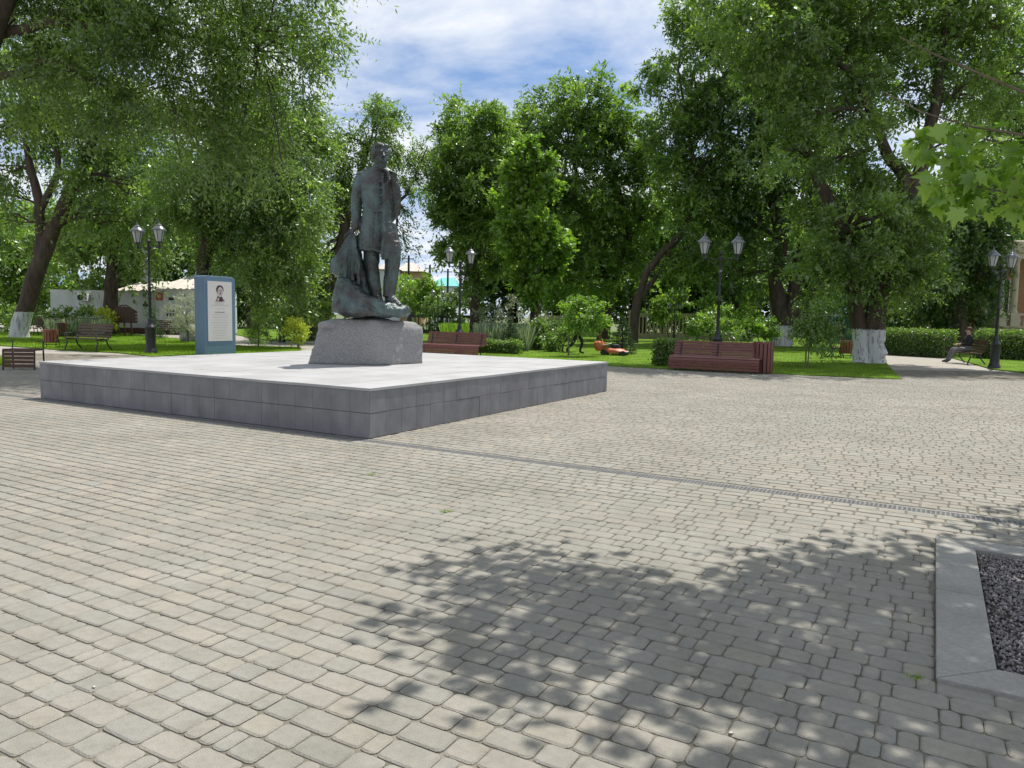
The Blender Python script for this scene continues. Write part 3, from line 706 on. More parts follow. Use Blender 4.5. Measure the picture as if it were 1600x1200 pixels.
# the tall elm overhanging from the left, its trunk outside the photo
Y = 19.
tb_ = np.array([-15.2, 18.5, 0.])
tree('elm_tree', 'big overhanging elm whose drooping twigs hang above the blue stele', tb_,
     [[(tb_+[0, 0, -.05], .5), (tb_+[.3, .1, 2.5], .42), (tb_+[1.2, .2, 5.0], .3), (at(-30, 60, 18.5), .13), (at(80, 35, 18.5), .10), (at(230, 45, 18.5), .08), (at(400, 80, 19), .04)],
      [(tb_+[.9, .2, 4.2], .24), (at(-60, 122, 18.3), .12), (at(25, 116, 18.3), .09), (at(72, 92, 18.4), .07), (at(190, 150, 19), .03)],
      [(tb_+[1.2, .2, 5.0], .3), (at(40, -80, 18), .2), (at(250, -140, 18), .1)]],
     B([(30, 40, 1.5), (110, 30, 1.6), (200, 30, 1.6), (290, 40, 1.6), (380, 50, 1.5), (450, 40, 1.1), (490, 60, .6), (40, 130, .9), (130, 120, 1.3), (210, 120, 1.5), (300, 130, 1.5), (380, 140, 1.4), (450, 130, .9), (485, 110, .5),
        (300, 215, 1.0), (375, 215, 1.0), (440, 200, .9), (440, 260, .6), (360, 265, .6),
        (80, -80, 2.2), (230, -80, 2.3), (380, -70, 2.0), (470, -50, 1.2), (150, -220, 2.5), (320, -220, 2.4)], Y), 138000, .115, .043, droop=.5, slen=.7, wind=(.25, 0))
# leaning whitewashed tree
Y = G(30, 528)[1]
tree('leaning_elm_tree', 'leaning forked elm with whitewashed foot beside a slatted bench', G(30, 528),
     [[root(30, 528, .46), (at(37, 490, Y), .38), (at(52, 440, Y), .35), (at(72, 385, Y), .33), (at(85, 355, Y), .3), (at(108, 305, Y), .27), (at(130, 255, Y), .22), (at(155, 200, Y), .16), (at(165, 130, Y), .12)],
      [(at(66, 400, Y), .34), (at(64, 365, Y), .26), (at(62, 320, Y), .22), (at(50, 270, Y), .17), (at(35, 200, Y), .1)], [(at(62, 330, Y), .16), (at(92, 270, Y), .14), (at(85, 200, Y), .08)]],
     B([(150, 320, 1.7), (185, 270, 1.8), (140, 210, 1.8), (60, 190, 1.7), (10, 270, 1.0), (0, 200, 1.6), (200, 350, 1.1), (230, 300, 1.4), (120, 140, 2.2), (40, 110, 2.2), (220, 200, 2), (25, 310, .7), (5, 350, .9)], Y), 40000, .20, .085, bark=M_barkw, droop=.7, slen=.9)
Y = 44.
tree('straight_elm_tree', 'straight dark trunked tree beside the brown notice board', at(172, 512, Y),
     [[(np.r_[at(172, 512, Y)[:2], -.05], .5), (at(173, 480, Y), .38), (at(177, 420, Y), .34), (at(178, 375, Y), .33), (at(178, 330, Y), .25), (at(190, 250, Y), .12)]],
     B([(180, 330, 2.4), (125, 355, 1.8), (232, 335, 2.0), (165, 275, 2.6), (215, 400, 1.3), (205, 440, .9), (235, 390, 1.2), (140, 400, 1.2), (95, 390, 1.5), (255, 290, 2), (150, 430, .7)], Y), 30000, .20, .10, bark=M_bark, droop=.5, slen=.9)
Y = 31.
tree('spreading_elm_tree', 'dense spreading elm with low drooping boughs behind the blue stele', at(322, 520, Y),
     [[(np.r_[at(322, 520, Y)[:2], -.05], .42), (at(321, 470, Y), .34), (at(320, 420, Y), .3), (at(326, 365, Y), .27), (at(315, 300, Y), .22), (at(350, 200, Y), .12)],
      [(at(324, 372, Y), .2), (at(360, 320, Y), .16), (at(420, 270, Y), .08)]],
     B([(300, 320, 1.7), (360, 300, 1.9), (420, 270, 1.8), (460, 250, 1.4), (480, 220, .9), (350, 370, 1.5), (410, 350, 1.6), (450, 370, 1.3), (462, 410, .9), (480, 340, .8), (400, 410, 1.2), (440, 450, .75), (385, 440, .8), (270, 340, .8), (340, 240, 1.9), (420, 200, 1.7), (465, 300, 1.1), (478, 440, .45), (410, 470, .6), (390, 150, 1.6)], Y), 100000, .14, .055, droop=.55, slen=.8, wind=(.2, 0))
Y = 40.
tree('slanting_elm_tree', 'airy slanting tree rising behind the bronze statue', at(500, 512, Y),
     [[(np.r_[at(498, 512, Y)[:2], -.05], .55), (at(502, 470, Y), .45), (at(520, 420, Y), .3), (at(560, 372, Y), .16), (at(612, 326, Y), .09), (at(636, 303, Y), .075), (at(652, 268, Y), .055), (at(668, 228, Y), .025)],
      [(at(530, 410, Y), .3), (at(545, 330, Y), .22), (at(575, 230, Y), .12)]],
     B([(590, 200, 1.3), (560, 225, 1.2), (612, 240, .9), (645, 235, .8), (530, 250, 1.2), (515, 205, .9), (540, 320, 1.4), (505, 370, 1.5), (495, 430, 1.4), (470, 470, 1.3), (632, 285, .7), (625, 365, .5), (640, 390, .35), (520, 290, 1.3), (600, 180, .8), (655, 260, .5), (615, 320, .5), (515, 470, .9), (645, 300, .45), (655, 245, .55)], Y), 36000, .18, .065, droop=.75, slen=.8, wind=(.3, 0))
Y = 43.
tree('tall_elm_tree', 'tall elm with bare dark trunk rising from the lavender bed', at(742, 512, Y),
     [[(np.r_[at(742, 514, Y)[:2], -.05], .36), (at(742, 480, Y), .25), (at(745, 450, Y), .23), (at(737, 400, Y), .2), (at(728, 320, Y), .16), (at(735, 220, Y), .1)], [(at(738, 410, Y), .25), (at(765, 340, Y), .16), (at(770, 240, Y), .08)]],
     B([(705, 225, 1.5), (740, 190, 1.5), (775, 205, 1.3), (720, 275, 1.7), (695, 265, .8), (705, 330, 1.2), (745, 300, 1.8), (765, 260, 1.6), (735, 365, 1.6), (775, 340, 1.5), (715, 395, 1.0), (760, 400, 1.2), (685, 232, .6), (790, 420, 1.0), (725, 440, .6)], Y), 60000, .21, .085, leaf='far', droop=.4, slen=.7)
Y = 36.
tree('bright_maple_tree', 'narrow bright yellow green tree with tiered foliage', at(838, 516, Y),
     [[(np.r_[at(838, 518, Y)[:2], -.05], .32), (at(838, 470, Y), .24), (at(840, 400, Y), .2), (at(826, 320, Y), .14), (at(820, 230, Y), .05)]],
     B([(818, 228, .4), (803, 268, .5), (840, 256, .5), (822, 285, .6), (793, 300, .5), (852, 285, .45), (826, 325, .7), (848, 350, .5), (803, 345, .5), (862, 372, .55), (842, 392, .6), (872, 392, .4), (815, 395, .6), (850, 425, .5), (822, 435, .55), (803, 385, .45), (830, 462, .4), (866, 408, .3)], Y, .6), 34000, .17, .12, leaf='bright', droop=.25, slen=.5, squash=.6)
Y = 52.
tree('broad_elm_tree', 'broad tall elm with the highest rounded top behind the lawn mower', at(945, 510, Y),
     [[(np.r_[at(943, 510, Y)[:2], -.05], .45), (at(950, 470, Y), .34), (at(962, 430, Y), .28), (at(985, 370, Y), .24), (at(960, 270, Y), .18)], [(at(955, 450, Y), .26), (at(920, 340, Y), .18), (at(890, 230, Y), .1)]],
     B([(880, 165, 1.8), (920, 155, 2.0), (850, 195, 1.7), (960, 180, 1.8), (990, 215, 1.6), (1012, 260, 1.6), (900, 215, 2.2), (945, 240, 2.4), (880, 275, 2.2), (930, 310, 2.4), (990, 300, 2.0), (895, 350, 2.1), (955, 370, 2), (880, 410, 1.8), (915, 430, 2), (980, 420, 1.4), (1010, 340, 1.5), (860, 450, 1.5), (835, 230, 1.6), (825, 190, 1.3), (810, 260, 1.6), (800, 210, 1.2), (815, 330, 1.6), (840, 300, 1.6)], Y), 70000, .26, .115, leaf='far', droop=.35, slen=.8)
Y = 45.
tree('curved_elm_tree', 'tree with a bare trunk curving right over the lawn', at(990, 512, Y),
     [[(np.r_[at(990, 512, Y)[:2], -.05], .32), (at(996, 470, Y), .24), (at(1008, 430, Y), .21), (at(1035, 395, Y), .2), (at(1070, 360, Y), .19), (at(1090, 300, Y), .16), (at(1075, 200, Y), .12), (at(1060, 110, Y), .05)],
      [(at(998, 468, Y), .2), (at(1020, 440, Y), .15), (at(1040, 412, Y), .15), (at(1052, 370, Y), .07)]],
     B([(1062, 105, 1.4), (1028, 100, .7), (1005, 140, .6), (1085, 165, 1.9), (1045, 195, 1.2), (1115, 225, 2.2), (1075, 270, 1.7), (1030, 285, .9), (1125, 310, 2.1), (1100, 390, 1.4), (1150, 150, 2.4), (1120, 50, 1.9), (1075, 430, 1.0), (1010, 210, .8), (1090, 330, 1.3), (1085, 20, 1.4)], Y), 56000, .22, .09, leaf='far', droop=.4, slen=.7)
Y = G(1225, 541)[1]
tree('forked_elm_tree', 'huge forked elm with whitewashed foot behind the round clipped bush', G(1225, 541),
     [[root(1223, 541, .62), (at(1222, 500, Y), .5), (at(1212, 440, Y), .4), (at(1222, 380, Y), .36), (at(1200, 280, Y), .3), (at(1180, 150, Y), .15)],
      [(at(1228, 525, Y), .45), (at(1240, 470, Y), .38), (at(1248, 400, Y), .34), (at(1262, 320, Y), .3), (at(1285, 200, Y), .2)],
      [(at(1232, 520, Y), .35), (at(1262, 480, Y), .28), (at(1282, 440, Y), .3), (at(1300, 360, Y), .2)]],
     B([(1170, 70, 3.0), (1245, 50, 3.2), (1325, 60, 3.0), (1180, 165, 3.0), (1255, 170, 3.2), (1330, 180, 2.6), (1165, 265, 2.6), (1235, 280, 2.8), (1140, 350, 2.1), (1195, 380, 1.8), (1260, 390, 1.6), (1130, 430, 1.3), (1100, 300, 1.6), (1300, 300, 2.2), (1310, 420, 1.5), (1180, 440, 1.0)], Y), 70000, .25, .11, leaf='dark', bark=M_barkw, droop=.35, slen=.8, n=14)
Y = G(1355, 568)[1]
tree('whitewashed_elm_tree', 'massive elm with thick whitewashed twin trunk and low leafy shoots', G(1355, 568),
     [[root(1365, 568, .46), (at(1366, 540, Y), .39), (at(1367, 505, Y), .37), (at(1378, 450, Y), .3), (at(1395, 380, Y), .28), (at(1412, 320, Y), .25), (at(1412, 272, Y), .22), (at(1385, 240, Y), .19), (at(1368, 195, Y), .17), (at(1340, 125, Y), .14), (at(1310, 98, Y), .11), (at(1280, 62, Y), .07)],
      [root(1346, 568, .33), (at(1346, 540, Y+.1), .28), (at(1343, 505, Y+.1), .27), (at(1330, 440, Y), .23), (at(1320, 360, Y), .24), (at(1270, 270, Y), .17), (at(1240, 160, Y), .08)],
      [(at(1412, 318, Y), .27), (at(1440, 262, Y), .25), (at(1462, 160, Y), .2), (at(1475, 60, Y), .16), (at(1485, -60, Y), .08)]],
     B([(1285, 395, 1.0), (1330, 365, 1.2), (1390, 355, 1.2), (1445, 375, 1.0), (1300, 445, .85), (1350, 430, 1.0), (1405, 425, 1.0), (1455, 430, .75), (1265, 345, .8), (1320, 310, 1.1), (1385, 300, .9), (1450, 330, .8), (1470, 400, .5), (1270, 430, .5), (1380, 470, .6), (1430, 465, .5), (1350, 400, .9, 25.6), (1400, 390, .9, 25.6), (1375, 340, .9, 25.8), (1330, 450, .6, 26), (1385, 450, .6, 25.8), (1410, 340, .8, 25.8),
        (1215, 50, 1.9), (1285, 25, 2.0), (1365, 25, 1.9), (1435, 40, 1.7), (1230, 140, 1.7), (1300, 170, 1.6), (1370, 120, 1.3), (1425, 130, 1.2), (1275, 245, 1.4), (1225, 230, 1.3), (1335, 245, 1.0), (1510, 60, 1.9), (1580, 30, 2.0), (1520, 150, 1.2), (1480, -60, 2.2), (1340, -80, 2.6), (1200, -60, 2.4), (1490, 210, .7), (1150, 40, 1.3), (1600, 120, 1.5)], Y), 135000, .15, .068, bark=M_barkw, droop=.3, slen=.6, n=16)
Y = 40.
tree('dark_spreading_tree', 'very dark leafy tree behind the seated person', at(1500, 530, Y),
     [[(np.r_[at(1500, 530, Y)[:2], -.05], .4), (at(1500, 480, Y), .34), (at(1505, 400, Y), .28), (at(1520, 300, Y), .15)]],
     B([(1500, 330, 1.9), (1530, 290, 2.0), (1520, 390, 1.7), (1490, 450, 1.2), (1535, 450, .9), (1480, 400, 1.3), (1545, 340, 1.3), (1450, 470, 1.0), (1500, 490, .8), (1565, 270, 1.4), (1470, 490, .7), (1535, 420, .7), (1530, 490, .6)], Y), 40000, .19, .09, leaf='dark', droop=.6, slen=.8)
Y = 50.
tree('porch_tree', 'leafy tree above the columned porch', at(1650, 520, Y),
     [[(np.r_[at(1650, 520, Y)[:2], -.05], .5), (at(1645, 400, Y), .4), (at(1620, 250, Y), .2)]],
     B([(1590, 180, 3), (1620, 90, 3), (1560, 240, 2.2), (1610, 290, 2.4), (1540, 150, 2.4), (1650, 200, 3), (1640, 320, 1.6)], Y), 26000, .24, .11, leaf='far', droop=.6, slen=.9)
# background trees that close the view behind the park
BGT = [(-30, 70, 4.2, 'far'), (45, 66, 3.6, 'bright'), (120, 74, 4.6, 'far'), (225, 76, 4.4, 'dark'), (300, 80, 5.0, 'far'), (395, 66, 4.4, 'dark'), (455, 74, 4.2, 'far'), (800, 76, 5.0, 'dark'), (870, 70, 4.6, 'dark'), (930, 78, 5.2, 'dark'), (1005, 74, 4.4, 'far'), (1075, 80, 5.4, 'dark'), (1150, 72, 4.8, 'dark'), (1215, 80, 5.6, 'far'), (1290, 84, 5.4, 'dark'), (1400, 60, 4.6, 'dark'), (1460, 52, 4.0, 'dark'), (1550, 66, 5.0, 'dark'), (1640, 70, 5.5, 'far')]
WORDS = ['at the end of the long white shed', 'behind the leaning elm', 'over the white shed roof', 'behind the lamp beside the stele', 'behind the low grey gable', 'behind the tapering arborvitae', 'behind the yellow green bush', 'left of the bright tiered tree', 'behind the bright tiered tree', 'behind the broad elm', 'behind the curved trunk', 'behind the double lamp near the maroon bench', 'behind the concrete fence', 'behind the forked elm', 'above the teal fence', 'above the clipped hedge', 'beside the dark spreading tree', 'behind the columned porch', 'at the porch corner']
cr_cache = {}
for i, (pxx, Y, r, lf) in enumerate(BGT):
    b = at(pxx, 480, Y); b[2] = 0
    if lf not in cr_cache:
        e = tree('background_tree', '%s tree far %s' % ({'far': 'mid green rounded', 'bright': 'bright green rounded', 'dark': 'shadowy dark'}[lf], WORDS[i]), (0, 0),
                 [[(np.array([0, 0, -.05]), .35), (np.array([.1, 0, 2.]), .28), (np.array([0, .1, 4.]), .18)]],
                 [(rng.normal(0, 1.5), rng.normal(0, 1.5), 1.5+rng.random()*5.5, 1.2+rng.random()*.8) for _ in range(14)], 17000, .26, .14, leaf=lf, droop=.4, slen=.8, group='background trees')
        cr_cache[lf] = e
    else:
        e = copy_tree(cr_cache[lf]); e['label'] = '%s tree far %s' % ({'far': 'mid green rounded', 'bright': 'bright green rounded', 'dark': 'shadowy dark'}[lf], WORDS[i])
    e.location = (b[0], b[1], 0); s = r/3.4*1.05; e.scale = (s, s, s*rng.uniform(.95, 1.2)); e.rotation_euler = (0, 0, rng.random()*6.28)
# near young maple: trunk in the gravel bed, out of the frame
mb_ = UV(BU0+BS*.5, (BV0+BV1)/2)
me_ = empty('young_maple_tree', (mb_[0], mb_[1], -.03), 'young maple in the gravel bed with pale green lobed leaves', 'tree')
m = MB(); top = mb_+np.array([-.25, .6, 3.2])
m.tube([mb_+[0, 0, -.05], mb_+[0, .1, 1.2], mb_+[-.1, .3, 2.2], top, top+[-.4, .6, 1.6], top+[-.5, .9, 2.6]], [.07, .062, .055, .045, .03, .012], 10)
twigs = []
def twig(pts, r0=.012):
    m.tube(pts, np.linspace(r0, .0035, len(pts)), 5); twigs.append([np.array(p) for p in pts])
Ym = 5.0
twig([mb_+[-.1, .4, 2.35], at(1660, 165, Ym), at(1600, 144, Ym), at(1520, 110, Ym+.1), at(1450, 80, Ym+.15), at(1405, 57, Ym+.2)], .014)
twig([mb_+[-.1, .4, 2.2], at(1660, 222, Ym), at(1600, 211, Ym), at(1520, 198, Ym+.1), at(1440, 175, Ym+.2), at(1380, 143, Ym+.3)], .013)
twig([mb_+[-.05, .3, 2.0], at(1660, 300, Ym-.1), at(1610, 290, Ym), at(1560, 270, Ym), at(1510, 255, Ym), at(1460, 240, Ym)], .012)
twig([mb_+[-.05, .3, 1.9], at(1650, 350, Ym-.1), at(1610, 320, Ym-.1), at(1570, 300, Ym-.1), at(1520, 290, Ym-.1), at(1480, 290, Ym-.1)], .012)
twig([mb_+[-.05, .3, 2.1], at(1650, 260, Ym+.1), at(1590, 230, Ym+.2), at(1530, 215, Ym+.2), at(1470, 210, Ym+.2), at(1425, 225, Ym+.2)], .012)
SH_PX = [(585, 935), (720, 862), (880, 842), (950, 905), (1080, 935), (1180, 872), (1290, 842), (1400, 838), (1460, 850), (1600, 792), (1760, 850), (1760, 1300), (560, 1300), (540, 1160), (740, 1060), (690, 985)]
shp = np.array(gp(SH_PX)); kk = np.array([sv[0]/sv[2], sv[1]/sv[2]]); ends = []
while len(ends) < 62:
    q_ = shp.min(0)+rng.random(2)*(shp.max(0)-shp.min(0))
    if inpoly(q_[None], shp)[0] and all(np.hypot(*(q_-e_[0])) > .20 for e_ in ends): ends.append((q_, rng.uniform(4.25, 5.5)))
for q_, z_ in ends:                        # upper boughs, above the picture
    en = np.array([q_[0]+kk[0]*z_, q_[1]+kk[1]*z_, z_]); st_ = top+np.array([-.2, .3, .3+rng.random()*1.2])
    twig(wob(st_, en, 5, .04), .016)
m.build('trunk', M_barkl, me_, smooth=True)
lobe = [(0, 0), (.16, -.10), (.42, -.12), (.30, .10), (.56, .20), (.34, .34), (.38, .62), (.18, .52), (.0, 1.0)]
lobe2 = lobe+[(-x, y) for x, y in lobe[-2:0:-1]]
lv_, lf_, lt_ = [], [], []
def maple_leaf(p, ax, nr, s, t):
    ax = ax/np.linalg.norm(ax); w = np.cross(ax, nr); w /= np.linalg.norm(w)+1e-9; nn = np.cross(w, ax)
    b0 = len(lv_); cu = rng.uniform(-.1, .5); cv = rng.uniform(-.1, .45); ck = rng.uniform(-.3, .3)
    for x, y in lobe2: lv_.append(p+s*(w*x+ax*y+nn*(cu*abs(x)-cv*y*y+ck*x*y)))
    lv_.append(p+s*ax*.38); c = len(lv_)-1; k = len(lobe2)
    for i in range(k): lf_.append((b0+i, b0+(i+1) % k, c)); lt_.append(t)
for ti, tw in enumerate(twigs):
    vis = ti < 5; n_ = 75 if ti in (2, 3, 4) else (16 if vis else 72)
    for k in range(n_):
        t = rng.random()**.7 if vis else 1-.34*rng.random()**1.6
        if ti in (0, 1): t = rng.uniform(0, .32)
        f = min(max(t, 0), .999)*(len(tw)-1); i = int(f); p = tw[i]*(1-(f-i))+tw[i+1]*(f-i)
        p = p+rng.normal(0, 1, 3)*(.075 if vis else np.array([.17, .17, .09]))+np.array([0, 0, -.03 if vis else 0])
        d = rng.normal(0, .6, 3)+np.array([-.2, 0, -.5]); nr = rng.normal(0, .45, 3)+np.array([0, -.2, 1.])
        maple_leaf(p, d, nr, .085+.06*rng.random(), rng.random())
link('crown', npmesh('crown', np.array(lv_)-wloc(me_), np.array(lf_), LF['maple'], tone=lt_), me_)

# ------------------------------------------------------------------ shrubs, small trees, hedges
def shrub(name, label, pxb, blobs_px, Y, n_leaf, ll, lw, leaf, droop=.1, slen=.25, stems=None, cat='shrub', group=None, squash=.9, jit=.25, per=8, bark=None, shell=.62):
    b = at(pxb, 500, Y); base = np.array([b[0], b[1], 0.])
    bl = B(blobs_px, Y, jit)
    st_ = stems or [[(base+[0, 0, -.04], .04), (base+[.02, 0, .3], .03), (np.array(bl[0][:3]), .015)]]
    return tree(name, label, base, st_, bl, n_leaf, ll, lw, leaf, bark or M_bark, group, droop, slen, limbs=True, n=6, cat=cat, per=per, squash=squash, shell=shell)
def yb(pxx, pyy): return G(pxx, pyy)[1]
# weeping standard trees with stakes
Y = yb(888, 557)
b = at(888, 557, Y); b[2] = 0
tree('weeping_tree', 'small bright weeping tree on a thin stem by the mower', b, [[(b+[0, 0, -.04], .035), (at(889, 520, Y), .03), (at(897, 492, Y), .028), (at(905, 476, Y), .02)]],
     B([(893, 482, .25), (905, 476, .3), (918, 486, .28), (925, 500, .25), (895, 498, .22), (910, 495, .3), (930, 512, .2), (888, 508, .12), (918, 472, .25), (932, 494, .24), (900, 470, .2)], Y, .2), 5200, .10, .055, 'bright', M_barkl, droop=1.0, slen=.35, per=8, n=6)
Y = yb(1258, 575)
b = at(1258, 575, Y); b[2] = 0
tree('weeping_globe_tree', 'rounded weeping tree on two thin pale stems right of the slatted bin', b, [[(b+[0, 0, -.04], .03), (at(1260, 540, Y), .026), (at(1268, 505, Y), .022), (at(1276, 488, Y), .018)], [(b+[.1, .05, -.04], .022), (at(1264, 545, Y), .02), (at(1268, 508, Y), .016)]],
     B([(1258, 498, .32), (1275, 488, .38), (1295, 500, .34), (1262, 515, .3), (1282, 512, .36), (1302, 518, .22), (1250, 520, .18), (1290, 528, .2)], Y, .25), 5200, .085, .045, 'far', M_barkl, droop=1.0, slen=.35, per=8, n=6)
for name, label, bpx, bpy_, hpx, wpx, nn in (('arborvitae', 'small cone shaped arborvitae beside the blue stele', 403, 541, 40, 17, 4200), ('column_arborvitae', 'dark narrow conifer standing behind the lamp post foot', 238, 531, 58, 15, 5000)):
    Y = yb(bpx, bpy_)
    shrub(name, label, bpx, [(bpx, bpy_-hpx*t, (wpx*(1-t)**.75*.9+2)*Y/F_PX) for t in (.12, .25, .4, .55, .7, .85)], Y, nn, .05, .02, 'con' if 'dark' in label else 'far', droop=-.6, slen=.18, cat='shrub', squash=1.2, jit=.03)
def spruce(name, label, bpx, bpy_, hpx, wpx, nn, leaf='con', Y=None):
    Y = Y or yb(bpx, bpy_); b = at(bpx, bpy_, Y); b[2] = 0; hh = hpx*Y/F_PX; w = wpx*Y/F_PX
    e = empty(name, b, label, 'conifer'); m = MB(); m.tube([b+[0, 0, -.04], b+[0, 0, hh*.98]], [.05, .008], 6); pts = []
    for t in np.linspace(.06, .97, 14):
        k = int(5+7*(1-t))
        for j in range(k):
            a = rng.random()*6.28; L = w*(1-t)**.9*rng.uniform(.75, 1.1)+.03; p0 = b+np.array([0, 0, hh*t]); p1 = p0+np.array([math.cos(a)*L, math.sin(a)*L, .12*L-.1*(1-t)*L])
            m.tube([p0, p1], [.012, .004], 4); pts.append((p0, p1, L))
    m.build('trunk', M_bark, e); tot = sum(q[2] for q in pts); Vs = []
    for p0, p1, L in pts:
        n_ = max(6, int(nn*L/tot)); t = rng.random(n_)[:, None]**.7; c = p0*(1-t)+p1*t; d = (p1-p0)/L*.6+rng.normal(0, .55, (n_, 3)); d /= np.linalg.norm(d, axis=1)[:, None]; w_ = np.cross(d, rng.normal(size=(n_, 3))); w_ /= np.linalg.norm(w_, axis=1)[:, None]
        s = .07+.05*rng.random((n_, 1)); V = np.stack([c, c+d*s*.5+w_*.009, c+d*s, c+d*s*.5-w_*.009], 1); Vs.append(V.reshape(-1, 3))
    V = np.concatenate(Vs); link('crown', npmesh('crown', V-wloc(e), np.arange(len(V)).reshape(-1, 4), LF[leaf], tone=rng.random(len(V)//4)), e)
spruce('young_spruce', 'young green spruce behind the lawn mower', 972, 545, 62, 26, 5200, Y=30)
spruce('cone_spruce', 'cone shaped blue green conifer in the lavender bed', 797, 540, 55, 24, 6000, Y=31)
for name, label, px0, bl, Y, nn, ll, lw, lf in (
  ('golden_bush', 'bright yellow bush on the lawn right of the cone arborvitae', 465, [(460, 518, .3), (472, 521, .28), (466, 512, .2)], 30, 2200, .07, .045, 'yel'),
  ('round_bush', 'dark rounded bush between the lavender and the weeping tree', 842, [(830, 522, .55), (850, 520, .6), (868, 524, .5), (845, 512, .4)], 33, 5200, .09, .055, 'elm'),
  ('leafy_bush', 'loose leafy bush at the edge of the mown lawn', 880, [(872, 530, .4), (890, 528, .4), (860, 535, .35)], 31.5, 3000, .10, .05, 'far'),
  ('bare_bush', 'large pinkish brown twiggy bush behind the cone spruce', 790, [(770, 500, 1.0), (800, 495, 1.1), (825, 502, .9), (755, 510, .6)], 42, 4200, .12, .03, 'silver'),
  ('clipped_round_bush', 'clipped round bush with sunlit top beside the forked elm', 1190, [(1180, 517, .6), (1200, 518, .6), (1190, 511, .6)], 36, 5200, .09, .06, 'bright'),
  ('silver_bush', 'pale silvery bush beside the grey boulder', 293, [(290, 495, .75), (300, 482, .6), (285, 510, .6), (303, 505, .5), (296, 470, .3)], 34, 4200, .10, .025, 'silver'),
  ('yard_bush', 'green bush growing against the white shed', 120, [(95, 505, 1.0), (125, 503, .9), (150, 505, .8), (75, 508, .8)], 42, 5200, .14, .07, 'far'),
  ('rose_bush', 'leafy bush left of the whitewashed leaning trunk', 10, [(-10, 500, 1.2), (15, 497, 1.0), (-35, 500, 1.2), (50, 500, .8)], 44, 4200, .15, .08, 'far'),
  ('hedge_shade_bush', 'dark shrubs filling the gap above the long clipped hedge', 1440, [(1415, 495, 1.0), (1440, 492, 1.1), (1468, 497, 1.0), (1395, 498, .8)], 42, 5200, .16, .09, 'dark'),
  ('lime_bush', 'small lime green bush left of the notice board', 165, [(162, 500, .5), (170, 505, .45)], 41, 1800, .10, .06, 'yel'),
  ('street_bush', 'light green young tree by the far street beside the statue', 655, [(650, 455, 1.8), (670, 470, 1.5), (645, 478, 1.5), (668, 450, 1.2)], 62, 8000, .20, .10, 'bright'),
  ('dark_street_bush', 'dark bush below the double lamp behind the maroon bench', 690, [(680, 490, 1.2), (695, 475, 1.2), (708, 490, 1.0)], 58, 6000, .18, .09, 'dark'),
  ('lamp_bush', 'grey green bush around the double lamp foot by the maroon bench', 1115, [(1105, 512, .6), (1122, 500, .6), (1135, 515, .5), (1110, 525, .5)], 32, 4400, .10, .05, 'far'),
  ('sapling_bush', 'small bright sapling left of the lamp bush', 1090, [(1088, 498, .7), (1098, 480, .6), (1080, 510, .5)], 38, 3600, .13, .08, 'bright'),
  ('far_lime_bush', 'sunlit lime shrub in front of the concrete fence', 1155, [(1150, 490, 1.0), (1165, 500, .8), (1140, 505, .8)], 46, 3800, .15, .08, 'bright'),
  ('fence_bush', 'yellowish green shrub hiding the end of the concrete fence', 1045, [(1040, 480, 1.0), (1060, 475, 1.0), (1025, 488, .8)], 50, 4000, .16, .08, 'far'),
  ('oleander_bush', 'tall pale bush behind the yellow bush', 470, [(450, 500, .8), (480, 485, 1.0), (500, 495, .9), (425, 500, .8)], 36, 5200, .14, .06, 'far')):
    shrub(name, label, px0, bl, Y, nn, ll, lw, lf)
# clipped hedges as leafy boxes
def hedge(name, label, p0, p1, depth, z1, nn, leaf):
    p0 = np.array(p0); p1 = np.array(p1); d = p1-p0; L = np.linalg.norm(d); d = d/L; nrm = np.array([d[1], -d[0]])
    mid = (p0+p1)/2; e = empty(name, (mid[0], mid[1], 0), label, 'hedge')
    m = MB(); m.box((mid[0], mid[1], z1*.46-.03), (L*.96, depth*.7, z1*.86), math.atan2(d[1], d[0]), ch=.05); m.build('branches', M_bark, e)
    f = rng.integers(0, 10, nn); s = rng.random(nn)*L; t = (rng.random(nn)-.5)*depth; z = rng.random(nn)*z1
    t = np.where(f < 4, -depth/2, np.where(f < 6, depth/2, t)); z = np.where(f >= 6, z1, z); s = np.where(f == 9, np.where(rng.random(nn) < .5, 0, L), s); z = np.where(f == 9, rng.random(nn)*z1, z)
    pos = np.c_[p0[0]+d[0]*s-nrm[0]*t, p0[1]+d[1]*s-nrm[1]*t, z]+rng.normal(0, .05, (nn, 3)); pos[:, 2] += .03*np.sin(s*5)
    ax = rng.normal(0, 1, (nn, 3)); ax[:, 2] += .5; ax /= np.linalg.norm(ax, axis=1)[:, None]; w = np.cross(ax, rng.normal(size=(nn, 3))); w /= np.linalg.norm(w, axis=1)[:, None]
    s_ = (.05+.05*rng.random((nn, 1))); V = np.stack([pos, pos+ax*s_*.5+w*s_*.35, pos+ax*s_, pos+ax*s_*.5-w*s_*.35], 1).reshape(-1, 3)
    link('foliage', npmesh('foliage', V-wloc(e), np.arange(len(V)).reshape(-1, 4), LF[leaf], tone=rng.random(nn)), e)
hedge('long_hedge', 'long clipped hedge beside the shaded path', at(1388, 540, 36)[:2], at(1484, 543, 33.5)[:2], 1.1, 1.15, 11000, 'elm')
hedge('porch_hedge', 'clipped hedge in front of the columned porch', at(1527, 545, 33.5)[:2], at(1680, 555, 31)[:2], 1.1, 1.2, 11000, 'elm')
hedge('low_hedge', 'low dark hedge block at the end of the long maroon bench', at(1031, 560, 23.6)[:2], at(1056, 560, 23.2)[:2], .7, .72, 4200, 'elm')
hedge('edging_hedge', 'low clipped hedge along the lavender bed', at(748, 548, 29.5)[:2], at(812, 551, 29)[:2], .5, .45, 4200, 'elm')
